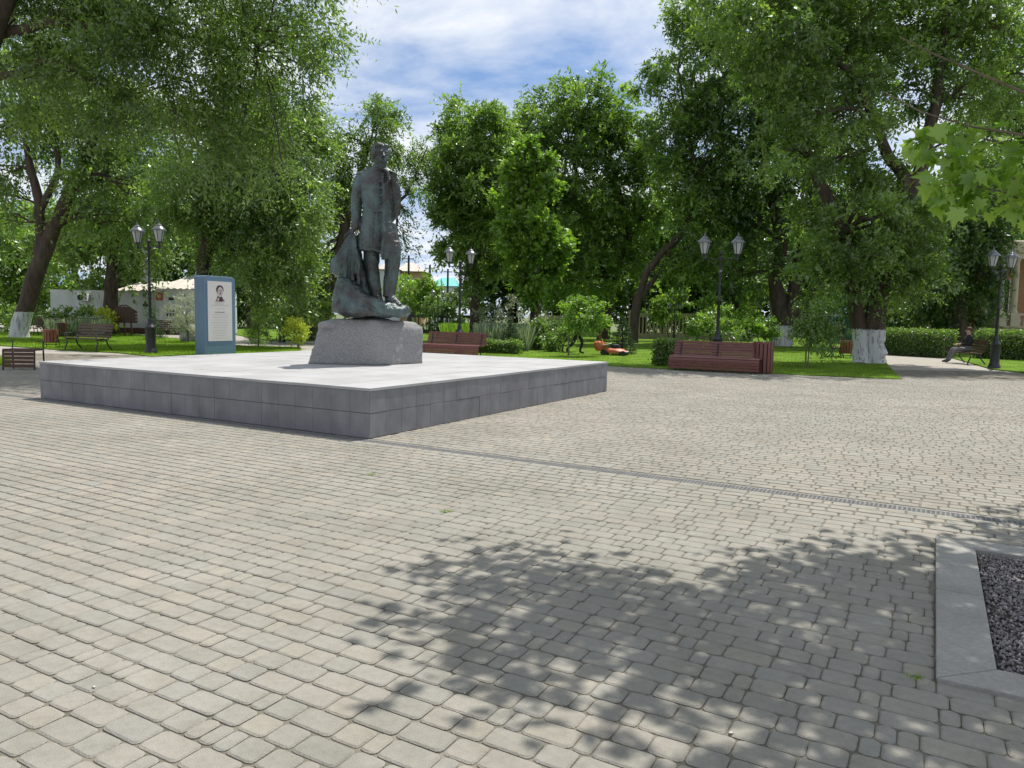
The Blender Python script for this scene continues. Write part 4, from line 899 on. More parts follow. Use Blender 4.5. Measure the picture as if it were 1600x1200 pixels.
# lavender bed, flower bed by the shed: uncountable stalks
def stalks(polypx, n, h, leaf, name, label):
    poly = np.array(gp(polypx)); lo_, hi_ = poly.min(0), poly.max(0); q = rng.random((n*4, 2))*(hi_-lo_)+lo_; q = q[inpoly(q, poly)][:n]; k = len(q)
    hh = h*(.5+.7*rng.random(k)); a = rng.random(k)*6.28; w = .012; base = np.c_[q, np.zeros(k)]; d = np.c_[np.cos(a), np.sin(a), np.zeros(k)]*w; lean = rng.normal(0, .22, (k, 2))*hh[:, None]; tip = base+np.c_[lean, hh]
    V = np.stack([base-d, base+d, tip+d*1.4, tip-d*1.4], 1).reshape(-1, 3)
    tag(link(name, npmesh(name, V, np.arange(len(V)).reshape(-1, 4), LF[leaf], tone=rng.random(k))), label, 'plants', kind='stuff')
stalks([(748, 547), (828, 550), (815, 535), (752, 533)], 9000, .95, 'lav', 'lavender', 'grey green lavender stalks in a bed behind the edging hedge')
stalks([(75, 527), (165, 527), (160, 519), (80, 518)], 6000, .8, 'lav', 'flower_bed', 'pale leafy flower bed behind the slatted benches')
stalks([(690, 527), (745, 527), (740, 521), (695, 521)], 4000, .8, 'bright', 'ground_cover', 'bright green ground cover behind the partly hidden maroon bench')

# ------------------------------------------------------------------ lamps
def lamp_proto():
    e = empty('street_lamp', (0, 0, 0))
    m = MB(); m.lathe([(.20, -.02), (.20, .10), (.165, .14), (.15, .22), (.155, .80), (.17, .84), (.13, .90), (.075, .98), (.085, 1.05), (.06, 1.1)], n=10); m.build('base', M_iron, e, smooth=True, world=False)
    m = MB(); m.lathe([(.05, 1.09), (.046, 2.0), (.06, 2.02), (.06, 2.07), (.042, 2.1), (.036, 3.22), (.06, 3.26), (.05, 3.33), (.03, 3.40)], n=10); m.ell((0, 0, 3.47), (.065, .065, .07)); m.build('pole', M_iron, e, smooth=True, world=False)
    m = MB(); m.tube([(-.50, 0, 3.30), (.50, 0, 3.30)], .018, 6)
    for s in (-1, 1):
        m.tube([(s*.50, 0, 3.30), (s*.50, 0, 3.44)], [.03, .035], 8); m.ell((s*.50, 0, 3.29), (.04, .04, .045), n=8, m=6)
        m.tube([(s*.04, 0, 3.08), (s*.16, 0, 3.10), (s*.27, 0, 3.20), (s*.38, 0, 3.28)], .013, 5); m.tube([(s*.10, 0, 3.27), (s*.17, 0, 3.21), (s*.12, 0, 3.16)], .009, 5)
    m.build('crossarm', M_iron, e, world=False)
    m = MB(); m.ell((0, -.075, 2.92), (.055, .035, .055), n=10, m=6); m.build('badge', M_cap, e, smooth=True, world=False)
    for s in (-1, 1):
        x = s*.50
        m = MB(); m.lathe([(.085, 3.44), (.165, 3.80)], (x, 0, 0), 6); g_ = m.build('lantern_glass', M_glass, e, world=False)
        m = MB()
        for k in range(6):
            a = math.pi*k/3; m.tube([(x+.088*math.cos(a), .088*math.sin(a), 3.44), (x+.168*math.cos(a), .168*math.sin(a), 3.80)], .011, 4)
        m.lathe([(.10, 3.42), (.095, 3.46)], (x, 0, 0), 6); m.build('lantern_frame', M_iron, e, world=False)
        m = MB(); m.lathe([(.225, 3.795), (.215, 3.825), (.14, 3.90), (.105, 3.925), (.10, 3.955), (.05, 3.99), (.02, 4.01), (.028, 4.035), (.012, 4.08), (.004, 4.13)], (x, 0, 0), 12); m.build('lantern_cap', M_cap, e, smooth=True, world=False)
    return e
lp = lamp_proto()
for i, (pxx, pyy, Y, rz, s, lab) in enumerate(((236, 553, None, R(-27), 1.06, 'black double lantern lamp post left of the blue stele'), (718, 0, 28.5, R(40), 1.0, 'black double lantern lamp post behind the partly hidden maroon bench'), (1122, 0, 23.8, R(-5), 1.03, 'black double lantern lamp post right behind the whole maroon bench'), (1553, 576, None, R(25), 1.0, 'black double lantern lamp post beside the seated person'), (1054, 0, 46, R(-20), .62, 'small far lamp post in front of the concrete fence'), (684, 0, 52, R(40), .8, 'distant double lamp post beside the dark street bush'), (440, 0, 37, R(10), .95, 'lamp post half hidden by drooping elm boughs near the golden bush'))):
    o = lp if i == 0 else copy_tree(lp)
    p = G(pxx, pyy) if Y is None else at(pxx, 500, Y); o.location = (p[0], p[1], .0); o.rotation_euler = (0, 0, rz); o.scale = (s, s, s)
    tag(o, lab, 'street lamp', 'double lantern lamp posts in the park')

# ------------------------------------------------------------------ blue stele
sc = G(345, 557.5)
ste = empty('blue_stele', (sc[0], sc[1], 0), 'blue information stele with a white portrait and text panel', 'stele', rz=0)
nf = a2; wd = bb                      # front faces along +a2, width runs along bb
fl = G(320, 556.5)                    # front left foot
SW, SD, SH = 1.24, .46, 2.60
def SP(w, d, z): return fl+wd*w-nf*d+np.array([0, 0, z])
pts = [(0, 0), (SW, 0), (SW, SH-.16)]+[(SW-.16+.16*math.cos(R(a)), SH-.16+.16*math.sin(R(a))) for a in (20, 45, 70)]+[(SW-.16, SH), (.07, SH), (.02, SH-.02), (0, SH-.07)]
n_ = len(pts); m = MB(); m.add([SP(w, 0, z-.01) for w, z in pts]+[SP(w, SD, z-.01) for w, z in pts], [tuple(range(n_)), tuple(range(2*n_-1, n_-1, -1))]+[(i, (i+1) % n_, n_+(i+1) % n_, n_+i) for i in range(n_)])
so_ = m.build('body', M_blue, ste); bv = so_.modifiers.new('b', 'BEVEL'); bv.width = .015; bv.segments = 2; bv.limit_method = 'ANGLE'
def flat(poly, off, name, mt, th=.002):
    m = MB(); k = len(poly); m.add([SP(w, -off, z) for w, z in poly]+[SP(w, -off-th, z) for w, z in poly], [tuple(range(k)), tuple(range(2*k-1, k-1, -1))]+[(i, (i+1) % k, k+(i+1) % k, k+i) for i in range(k)])
    return m.build(name, mt, ste)
P0w, P1w, P0z, P1z = .14, 1.09, .48, 2.42
flat([(P0w, P0z), (P1w, P0z), (P1w, P1z), (P0w, P1z)], .0, 'text_panel', M_panel, .012)
def PP(x, y): return (P0w+(P1w-P0w)*x, P0z+(P1z-P0z)*y)     # panel coordinates 0..1
def ellp(cx, cy, rx, ry, a0=0, a1=360, k=18): return [PP(cx+rx*math.cos(R(a)), cy+ry*math.sin(R(a))) for a in np.linspace(a0, a1, k, endpoint=(a1-a0 != 360))]
flat(ellp(.50, .865, .155, .075), .0125, 'portrait_hair', M_ink)
flat(ellp(.515, .835, .115, .075), .015, 'portrait_face', M_skinp)
flat([PP(*q) for q in ((.30, .67), (.36, .70), (.40, .76), (.48, .735), (.58, .75), (.62, .71), (.70, .67), (.50, .665))], .0175, 'portrait_coat', M_ink)
flat([PP(*q) for q in ((.36, .675), (.41, .73), (.47, .72), (.44, .675))], .020, 'portrait_lapel', M_skinp)
flat([PP(*q) for q in ((.58, .69), (.63, .70), (.66, .68), (.60, .675))], .020, 'portrait_trim', M_redp)
flat(ellp(.46, .85, .022, .007, k=8), .020, 'portrait_eye', M_ink); flat(ellp(.56, .85, .022, .007, k=8), .020, 'portrait_eye', M_ink); flat(ellp(.52, .80, .04, .008, k=8), .020, 'portrait_moustache', M_ink)
flat([PP(*q) for q in ((.515, .845), (.525, .845), (.535, .82), (.515, .818))], .020, 'portrait_nose', M_ink)
def textline(y, x0, x1, h, mt, seed):       # too small to read: a row of word-like strokes
    r_ = random.Random(seed); m = MB(); x = x0; 
    while x < x1-.01:
        wlen = min(r_.uniform(.04, .13), x1-x); xx = x
        while xx < x+wlen-.006:
            lw_ = r_.uniform(.006, .011); hh = h*r_.uniform(.6, 1.1); q = [PP(xx, y), PP(xx+lw_, y), PP(xx+lw_, y+hh), PP(xx, y+hh)]
            m.add([SP(w, -.0155, z) for w, z in q], [(0, 1, 2, 3)]); xx += lw_+.005
        x += wlen+.018
    m.build('text_line', mt, ste)
textline(.595, .14, .86, .010, M_inkg, 1); textline(.545, .36, .66, .007, M_inkg, 2); textline(.478, .28, .70, .016, M_ink, 3)
for k, (x0, x1) in enumerate(((.2, .84), (.2, .84), (.24, .78), (.17, .84), (.2, .83), (.24, .77), (.2, .77), (.2, .78), (.3, .7), (.18, .86))): textline(.437-.0435*k, x0, x1, .009, M_inkg, 10+k)

# ------------------------------------------------------------------ benches and bins
def slat_curve(L, prof, w, th, mt, parent, name='slat'):
    for (y, z, a) in prof:
        m = MB(); m.box((0, y, z), (L, w, th), 0, a, ch=.006); m.build(name, mt, parent, world=False)
def maroon_bench(L):
    e = empty('maroon_bench', (0, 0, 0))
    prof = [(-.30, .10, R(88)), (-.305, .18, R(90)), (-.305, .26, R(92)), (-.295, .335, R(80)), (-.25, .40, R(30)), (-.17, .42, R(0)), (-.085, .41, R(-6)), (0, .40, R(-6)), (.085, .395, R(4)), (.165, .425, R(45)), (.205, .50, R(72)), (.23, .58, R(76)), (.25, .66, R(78)), (.27, .74, R(80)), (.285, .82, R(84))]
    slat_curve(L, prof, .074, .032, M_maroon, e)
    for x in (-L*.42, 0, L*.42):
        m = MB(); m.tube([(x, -.27, -.01), (x, -.27, .33), (x, -.22, .37), (x, .10, .35), (x, .18, .44), (x, .262, .80)], .024, 6); m.tube([(x, .12, .35), (x, .22, -.01)], .024, 6); m.build('leg', M_iron, e, world=False)
    return e
mbn = maroon_bench(2.55)
fp = G(1045, 578); fq = G(1163, 583.5); mid = fp+a2*1.27; mbn.location = (mid[0]+.26*bb[0], mid[1]+.26*bb[1], 0); mbn.rotation_euler = (0, 0, -TH)
tag(mbn, 'glossy maroon slatted bench with curved seat standing before the double lamp', 'bench', 'maroon slatted benches')
m2 = copy_tree(mbn); fp = G(747, 559); mid = fp-a2*1.27+bb*.3; m2.location = (mid[0], mid[1], 0)
tag(m2, 'glossy maroon slatted bench partly hidden by the granite pedestal', 'bench', 'maroon slatted benches')
def park_bench(L):
    e = empty('park_bench', (0, 0, 0))
    slat_curve(L, [(-.26, .43, R(-8)), (-.17, .435, R(-2)), (-.08, .43, R(2)), (.01, .425, R(4)), (.10, .42, R(4)), (.20, .50, R(70)), (.235, .60, R(72)), (.265, .70, R(74)), (.295, .80, R(76)), (.32, .89, R(78))], .075, .03, M_brown, e)
    for x in (-L*.44, L*.44):
        m = MB(); m.tube([(x, -.30, -.01), (x, -.27, .12), (x, -.20, .30), (x, -.25, .40), (x, .12, .40), (x, .20, .48), (x, .34, .92)], .024, 6); m.tube([(x, .10, .40), (x, .16, .22), (x, .30, .06), (x, .34, -.01)], .024, 6); m.tube([(x, -.26, .42), (x, -.28, .60), (x, .22, .62)], .018, 6); m.build('leg', M_iron, e, world=False)
    return e
pb = park_bench(1.9)
BEN = [(G(138, 548), R(-27), 'dark slatted park bench with iron legs on the pale path'), (G(55, 527)+np.array([0, 1.5, 0]), R(8), 'dark slatted bench behind the whitewashed leaning trunk'), (at(265, 500, 40), R(5), 'dark slatted bench in front of the white shed'), (G(1425, 551), R(-100), 'slatted bench with its bin beside the long hedge'), (G(1508, 568), R(-97), 'dark slatted bench that the seated person rests on'), (at(1305, 545, 32), R(70), 'slatted bench half hidden behind the rounded weeping tree')]
for i, (p, rz, lab) in enumerate(BEN):
    o = pb if i == 0 else copy_tree(pb); o.location = (p[0], p[1], 0); o.rotation_euler = (0, 0, rz); tag(o, lab, 'bench', 'dark slatted park benches')
SIT = (G(1508, 568), R(-97))
# short seat seen from behind at the left edge
p = G(38, 577)
ch = empty('slatted_seat', (p[0], p[1], 0), 'short dark slatted seat with iron frame left of the platform corner', 'bench', rz=R(8))
slat_curve(.70, [(-.25, .10, R(82)), (-.245, .19, R(83)), (-.24, .28, R(84)), (-.235, .37, R(84)), (-.22, .455, R(76)), (-.13, .475, R(3)), (-.04, .47, R(0)), (.05, .47, R(0)), (.14, .475, R(0))], .078, .028, M_brown, ch)
for x in (-.34, .34):
    m = MB(); m.tube([(x, -.25, -.01), (x, -.22, .46), (x, .2, .46), (x, .22, -.01)], .02, 6); m.tube([(x, .2, .46), (x, .24, .66), (x, -.02, .66)], .014, 6); m.build('leg', M_iron, ch, world=False)
# slatted bins
def slat_bin(name, p, r, h, z0, mt, label, rz=0, n=14):
    e = empty(name, (p[0], p[1], 0), label, 'bin', 'slatted litter bins', rz)
    m = MB(); m.lathe([(r*.82, z0+.02), (r*.82, z0+h-.06)], n=12); m.build('liner', M_dark, e, world=False)
    for k in range(n):
        a = 6.283*k/n; m = MB(); m.box((r*math.cos(a), r*math.sin(a), z0+h/2), (.02, 6.283*r/n*.78, h), a, ch=.004); m.build('slat', mt, e, world=False)
    m = MB()
    for z in (z0+.08, z0+h-.08): m.lathe([(r*.94, z-.012), (r*.94, z+.012)], n=14)
    m.build('hoop', M_iron, e, world=False)
    if z0 > .1:
        m = MB()
        for s in (-1, 1): m.tube([(s*r*1.05, -.15, -.01), (s*r*1.05, 0, z0+h*.6), (s*r*1.05, .15, -.01)], .014, 5)
        m.tube([(-r*1.05, 0, .12), (r*1.05, 0, .12)], .012, 5); m.build('stand', M_iron, e, world=False)
    return e
slat_bin('litter_bin', G(1188, 584)+bb*.25, .27, .86, .03, M_maroon, 'tall maroon slatted litter bin at the end of the maroon bench', -TH, 16)
slat_bin('litter_bin', G(80, 543.5), .23, .48, .20, M_binwood, 'reddish wooden litter bin on iron stand beside the park bench')
slat_bin('litter_bin', at(97, 500, 37), .22, .5, .25, M_brown, 'dark wooden litter bin in front of the flower bed')
slat_bin('litter_bin', at(1323, 540, 31), .24, .55, .20, M_binwood, 'brown wooden litter bin left of the whitewashed twin trunk')
slat_bin('litter_bin', G(1420, 549)+np.array([0, .5, 0]), .2, .5, .25, M_binwood, 'reddish litter bin beside the hedge bench')

# ------------------------------------------------------------------ people and mower
def person(name, label, loc, rz, J, cols, sc=1.0, hairm=M_hair):
    """J: joint -> (x,y,z,r); faces +(-y); one skinned body"""
    E = [('pelvis', 'belly'), ('belly', 'chest'), ('chest', 'neck'), ('neck', 'jaw'), ('jaw', 'crown')]
    for s in 'lr':
        E += [('chest', 'sh'+s), ('sh'+s, 'el'+s), ('el'+s, 'wr'+s), ('wr'+s, 'ha'+s), ('pelvis', 'hip'+s), ('hip'+s, 'kn'+s), ('kn'+s, 'an'+s), ('an'+s, 'to'+s)]
    nm = list(J); me = bpy.data.meshes.new(name); me.from_pydata([J[k][:3] for k in nm], [(nm.index(a), nm.index(b)) for a, b in E], [])
    o = bpy.data.objects.new('tmp', me); C.objects.link(o); o.modifiers.new('s', 'SKIN'); sb = o.modifiers.new('u', 'SUBSURF'); sb.levels = 2; sb.render_levels = 2
    for i, k in enumerate(nm):
        r = J[k][3]; me.skin_vertices[0].data[i].radius = (r, r*.92); me.skin_vertices[0].data[i].use_root = (k == 'pelvis')
    bpy.context.view_layer.update(); m2_ = bpy.data.meshes.new_from_object(o.evaluated_get(bpy.context.evaluated_depsgraph_get())); C.objects.unlink(o); bpy.data.objects.remove(o)
    segs = [(np.array(J[a][:3]), np.array(J[b][:3]), (a, b)) for a, b in E]
    def cat_(a, b):
        if b in ('jaw', 'crown') or b[:2] == 'ha': return 0
        if b[:2] in ('kn', 'an') or b[:3] == 'hip': return 2
        if b[:2] == 'to': return 3
        return 1
    m2_.materials.clear()
    for c in (M_skin, *cols): m2_.materials.append(c)
    for p_ in m2_.polygons:
        c = np.array(p_.center); bd, bk = 9, 1
        for A_, Bq, k in segs:
            ab = Bq-A_; t = np.clip((c-A_)@ab/(ab@ab), 0, 1); d = np.linalg.norm(c-A_-ab*t)
            if d < bd: bd, bk = d, cat_(*k)
        p_.material_index = bk; p_.use_smooth = True
    e = empty(name, loc, label, 'person', rz=rz); e.scale = (sc, sc, sc)
    link('body', m2_, e)
    h = np.array(J['jaw'][:3])*.35+np.array(J['crown'][:3])*.65; m = MB(); m.ell(h+np.array([0, .035, .03]), (.09, .095, .09)); m.build('hair', hairm, e, smooth=True, world=False)
    f = np.array(J['jaw'][:3])*.55+np.array(J['crown'][:3])*.45; m = MB(); m.ell(f+np.array([0, -.105, -.01]), (.013, .02, .024), n=6, m=5); m.build('nose', M_skin, e, world=False)
    # fingers of each hand
    m = MB()
    for s in 'lr':
        w = np.array(J['wr'+s][:3]); hnd = np.array(J['ha'+s][:3]); d = (hnd-w)/(np.linalg.norm(hnd-w)+1e-9); sd_ = np.cross(d, [0, 0, 1.]); sd_ /= np.linalg.norm(sd_)+1e-9
        for k in range(4): q = hnd+sd_*(k-1.5)*.018; m.tube([q, q+d*.03+np.array([0, 0, -.012]), q+d*.04+np.array([0, 0, -.035])], [.0095, .009, .006], 5)
        q = w*.5+hnd*.5+sd_*.035; m.tube([q, q+d*.03+sd_*.015, q+d*.05+[0, 0, -.02]], [.011, .01, .007], 5)
    m.build('fingers', M_skin, e, smooth=True, world=False)
    return e
def std(): return {'pelvis': (0, 0, .93, .145), 'belly': (0, 0, 1.10, .135), 'chest': (0, 0, 1.32, .155), 'neck': (0, .01, 1.48, .06), 'jaw': (0, -.02, 1.57, .072), 'crown': (0, 0, 1.70, .085),
  'shl': (.18, 0, 1.40, .07), 'ell': (.23, .02, 1.13, .05), 'wrl': (.23, -.06, .90, .035), 'hal': (.22, -.08, .82, .038), 'shr': (-.18, 0, 1.40, .07), 'elr': (-.23, .02, 1.13, .05), 'wrr': (-.23, -.06, .90, .035), 'har': (-.22, -.08, .82, .038),
  'hipl': (.10, 0, .86, .105), 'knl': (.10, -.01, .48, .07), 'anl': (.10, .02, .09, .048), 'tol': (.11, -.15, .04, .04), 'hipr': (-.10, 0, .86, .105), 'knr': (-.10, -.01, .48, .07), 'anr': (-.10, .02, .09, .048), 'tor': (-.11, -.15, .04, .04)}
# mower man: faces the photo's right, leaning into the handle; local -y is forward
J = std()
J.update({'chest': (0, -.22, 1.28, .155), 'belly': (0, -.08, 1.09, .135), 'neck': (0, -.32, 1.42, .06), 'jaw': (0, -.40, 1.49, .072), 'crown': (0, -.42, 1.62, .085), 'shl': (.18, -.24, 1.36, .07), 'shr': (-.18, -.24, 1.36, .07), 'ell': (.24, -.40, 1.12, .05), 'elr': (-.24, -.40, 1.12, .05), 'wrl': (.20, -.60, 1.0, .035), 'wrr': (-.20, -.60, 1.0, .035), 'hal': (.17, -.68, .985, .038), 'har': (-.17, -.68, .985, .038),
          'knl': (.10, -.20, .50, .07), 'anl': (.10, -.10, .10, .048), 'tol': (.11, -.28, .04, .04), 'knr': (-.10, .10, .50, .07), 'anr': (-.10, .40, .16, .048), 'tor': (-.11, .28, .04, .04)})
mp_ = G(901, 554)
hdg = R(72)
person('gardener', 'person in dark clothes bending forward to push the orange mower', (mp_[0], mp_[1], .02), hdg, J, (M_cloth1, M_cloth1, M_cloth1), 1.0, M_cloth3)
fwd = np.array([math.sin(hdg), -math.cos(hdg), 0])
mw = mp_+fwd*1.47
mo = empty('lawn_mower', (mw[0], mw[1], .02), 'orange push lawn mower standing on the lawn', 'lawn mower', rz=hdg); mo.scale = (1.2, 1.2, 1.05)
m = MB(); m.loft([(0, -.05, .10, .27, .40, 0), (0, -.05, .17, .28, .42, 0), (0, -.03, .23, .24, .34, 0), (0, -.03, .27, .16, .2, 0)], 16); m.build('deck', M_orange, mo, smooth=True, world=False)
m = MB(); m.box((0, .22, .40), (.34, .26, .03), rx=R(-18), ch=.008); m.box((0, -.40, .15), (.40, .16, .05), ch=.01); m.build('cover', M_panel, mo, world=False)
m = MB(); m.lathe([(.14, .26), (.15, .34), (.13, .40), (.07, .42)], (0, -.08, 0), 12); m.box((.13, -.08, .33), (.12, .12, .1), ch=.01); m.build('engine', M_dark, mo, smooth=True, world=False)
m = MB(); m.loft([(0, .42, .16, .20, .16, 0), (0, .45, .30, .23, .20, 0), (0, .48, .46, .21, .17, 0), (0, .47, .52, .15, .1, 0)], 12); m.build('grass_bag', M_orange, mo, smooth=True, world=False)
for x, y, r in ((-.27, -.36, .095), (.27, -.36, .095), (-.27, .26, .11), (.27, .26, .11)):
    m = MB(); m.tube([(x-.03, y, r), (x+.03, y, r)], [r, r], 14); m.ell((x, y, r), (.04, r*.5, r*.5)); m.build('wheel', M_dark, mo, world=False)
m = MB()
for s in (-1, 1): m.tube([(s*.2, .22, .2), (s*.19, .42, .62), (s*.17, .66, .97)], .013, 6)
m.tube([(-.17, .66, .97), (.17, .66, .97)], .016, 6); m.build('handle', M_binwood, mo, world=False)
# seated person
p, rz = SIT
J = std()
dz = -.39
for k in ('pelvis', 'belly', 'chest', 'neck', 'jaw', 'crown', 'shl', 'shr', 'ell', 'elr', 'wrl', 'wrr', 'hal', 'har'):
    x, y, z, r = J[k]; J[k] = (x, y, z+dz, r)
J.update({'pelvis': (0, .02, .56, .15), 'belly': (0, .05, .72, .145), 'chest': (0, .09, .94, .16), 'neck': (0, .07, 1.09, .06), 'jaw': (0, .02, 1.18, .072), 'crown': (0, .04, 1.31, .088), 'shl': (.18, .08, 1.0, .07), 'shr': (-.18, .08, 1.0, .07), 'ell': (.24, -.04, .76, .05), 'elr': (-.24, -.04, .76, .05), 'wrl': (.14, -.26, .72, .037), 'wrr': (-.14, -.26, .72, .037), 'hal': (.07, -.33, .72, .04), 'har': (-.07, -.33, .72, .04),
  'hipl': (.10, -.02, .53, .11), 'hipr': (-.10, -.02, .53, .11), 'knl': (.12, -.44, .55, .075), 'knr': (-.12, -.44, .55, .075), 'anl': (.12, -.62, .12, .05), 'anr': (-.12, -.60, .12, .05), 'tol': (.13, -.80, .05, .04), 'tor': (-.13, -.78, .05, .04)})
person('person', 'red haired person in dark clothes sitting on a bench', (p[0], p[1], 0), rz, J, (M_cloth1, M_cloth2, M_cloth1), 1.02)
# two walkers far along the path
for i, (pxx, lab, c) in enumerate(((1307, 'walking person in grey clothes beside the teal fence', M_cloth2), (1316, 'walking person in khaki clothes beside the teal fence', M_cloth3))):
    J = std(); J['knl'] = (.10, -.16, .49, .07); J['anl'] = (.10, -.22, .10, .048); J['tol'] = (.11, -.40, .05, .04); J['knr'] = (-.10, .06, .48, .07); J['anr'] = (-.10, .28, .13, .048); J['tor'] = (-.11, .14, .04, .04); J['wrl'] = (.23, .14, .92, .035); J['hal'] = (.22, .16, .84, .038)
    q = at(pxx, 500, 58+i); person('person', lab, (q[0], q[1], 0), R(160), J, (c, c, M_cloth1), 1.0, M_dark)

# ------------------------------------------------------------------ boulder, notice board
p = G(298, 534); e = empty('boulder', (p[0], p[1], 0), 'grey boulder on the lawn beside the blue stele', 'boulder')
m = MB(); m.ell((p[0], p[1], .35), (.48, .42, .48)); m.ell((p[0]+.2, p[1], .2), (.4, .4, .32)); voxel('stone', m, .05, M_rock, e, .08, 2.2, 2, .02)
p = at(195, 520, 41); e = empty('notice_board', (p[0], p[1], 0), 'brown wooden notice board shaped like a little house', 'notice board')
hw = .58
m = MB()
for k in range(6):
    x0 = -hw+2*hw*k/6; x1 = x0+2*hw/6-.008; zt0 = 1.62-.30*max(0, abs(x0)-.12)/hw; zt1 = 1.62-.30*max(0, abs(x1)-.12)/hw
    m_ = MB(); V = [(x0, 0, .72), (x1, 0, .72), (x1, 0, zt1), (x0, 0, zt0)]; V += [(x, .05, z) for x, _, z in V]; m_.add(V, [(0, 1, 2, 3), (7, 6, 5, 4), (0, 4, 5, 1), (1, 5, 6, 2), (2, 6, 7, 3), (3, 7, 4, 0)]); m_.build('board_plank', M_brown, e, world=False)
m = MB(); m.tube([(-hw-.06, .025, 1.36), (-.12, .025, 1.68), (.12, .025, 1.68), (hw+.06, .025, 1.36)], .035, 4); m.build('roof_trim', M_brown, e, world=False)
for k in range(4): m = MB(); m.box((hw+.05, .04, .80+.17*k), (.12, .06, .13), ch=.01); m.build('side_slat', M_brown, e, world=False)
for x in (-.06, .32): m = MB(); m.box((x, .1, .39), (.07, .07, .8)); m.build('post', M_brown, e, world=False)

# ------------------------------------------------------------------ white shed at the left
Y = 46.
xa, xb, xc = at(72, 500, Y)[0], at(247, 500, Y)[0], at(330, 500, Y)[0]
sh = empty('white_shed', ((xa+xc)/2, Y, 0), 'long low white shed with corrugated roof and red plate', 'building')
EV = 2.62
m = MB(); m.box(((xa+xb)/2, Y+2.6, EV/2-.01), (xb-xa, 4.2, EV)); m.build('wall', M_wwall, sh)
m = MB(); m.box(((xb+xc)/2, Y+2.0, EV/2+.06), (xc-xb, 4.6, EV+.14)); m.build('wall', M_wwall, sh)
m = MB(); m.box(((xa+xc)/2, Y-.36, .17), (xc-xa, .06, .36)); m.build('plinth', M_brown, sh)
# corrugated roof sheets
for x0, x1, y0, z0, nme in ((xa+4.2, xb+.05, Y+.2, EV+.02, 'roof'), (xb+.06, xc+.2, Y-.55, EV+.16, 'roof')):
    k = int((x1-x0)/.09); xs_ = np.linspace(x0, x1, k); V = [(x, y0, z0+.035*math.sin(i*1.57)) for i, x in enumerate(xs_)]+[(x, y0+3.6, z0+.72+.035*math.sin(i*1.57)) for i, x in enumerate(xs_)]
    V += [(a, b, c-.03) for a, b, c in V]
    F = [(i, i+1, k+i+1, k+i) for i in range(k-1)]+[(3*k+i, 3*k+i+1, 2*k+i+1, 2*k+i) for i in range(k-1)]+[(i, 2*k+i, 2*k+i+1, i+1) for i in range(k-1)]
    m = MB(); m.add(V, F); m.build(nme, M_roof, sh)
gx0, gx1 = at(262, 450, 50)[0], at(318, 450, 50)[0]
m = MB(); m.add([(gx0, 50.3, 2.7), (gx1, 50.3, 2.7), (gx1, 50.3, 3.5), ((gx0*.25+gx1*.75), 50.3, 3.95), (gx0, 50.3, 3.2)]+[(gx0, 53, 2.7), (gx1, 53, 2.7), (gx1, 53, 3.5), ((gx0*.25+gx1*.75), 53, 3.95), (gx0, 53, 3.2)], [(0, 1, 2, 3, 4), (9, 8, 7, 6, 5), (0, 5, 6, 1), (1, 6, 7, 2), (2, 7, 8, 3), (3, 8, 9, 4), (4, 9, 5, 0)]); m.build('gable', M_greyroof, sh)
Yf = Y-.30
def shedpx(x0, y0, x1, y1): 
    p0, p1 = at(x0, y0, Yf), at(x1, y1, Yf); return (p0+p1)/2, abs(p1[0]-p0[0]), abs(p1[2]-p0[2])
c, w, h = shedpx(244, 457, 255, 469); m = MB(); m.box(c-np.array([0, .03, 0]), (w, .05, h)); pl_ = m.build('name_plate', M_red, sh)
m = MB(); m.ell(c-np.array([0, .057, 0]), (w*.25, .006, h*.25), n=10, m=6); m.box(c-np.array([0, .058, .0]), (w*.55, .008, h*.12)); o = m.build('emblem', M_roof, pl_)
c, w, h = shedpx(245, 470, 255, 486); m = MB(); m.box(c-np.array([0, .03, 0]), (w, .04, h)); m.build('info_plate', M_pale, sh)
c, w, h = shedpx(260, 482, 274, 495); wn_ = MB(); wn_.box(c-np.array([0, .02, 0]), (w, .05, h)); wo_ = wn_.build('window', M_frame, sh)
for i in range(3):
    for j in range(2): m = MB(); m.box(c+np.array([(i-1)*w/3, -.05, (j-.5)*h/2]), (w/3-.07, .02, h/2-.07)); m.build('pane', M_dark, wo_)
for q in ((264, 465, 272, 469), (287, 460, 289, 463)):
    c, w, h = shedpx(*q); m = MB(); m.box(c-np.array([0, .03, 0]), (w, .06, h)); m.build('vent', M_dark, sh)
Yf = Y+.5; c, w, h = shedpx(224, 475, 233, 479); m = MB(); m.box(c-np.array([0, .03, 0]), (w, .06, h)); v0_ = m.build('vent', M_dark, sh)
c, w, h = shedpx(125, 459, 141, 471); m = MB(); m.box(c-np.array([0, .2, 0]), (w, .32, h), ch=.03); ac = m.build('air_conditioner', M_frame, sh)
m = MB(); m.tube([c+np.array([-.1, -.362, 0]), c+np.array([-.1, -.372, 0])], [h*.4, h*.4], 16); m.build('fan_grille', M_dark, ac)
m = MB(); pz = at(229, 425, Y+3); m.lathe([(.36, 0), (.36, .35), (.2, .42), (.16, 2.0), (.1, 2.05)], (pz[0], pz[1], EV+.55), 10); m.build('chimney', M_greyroof, sh)

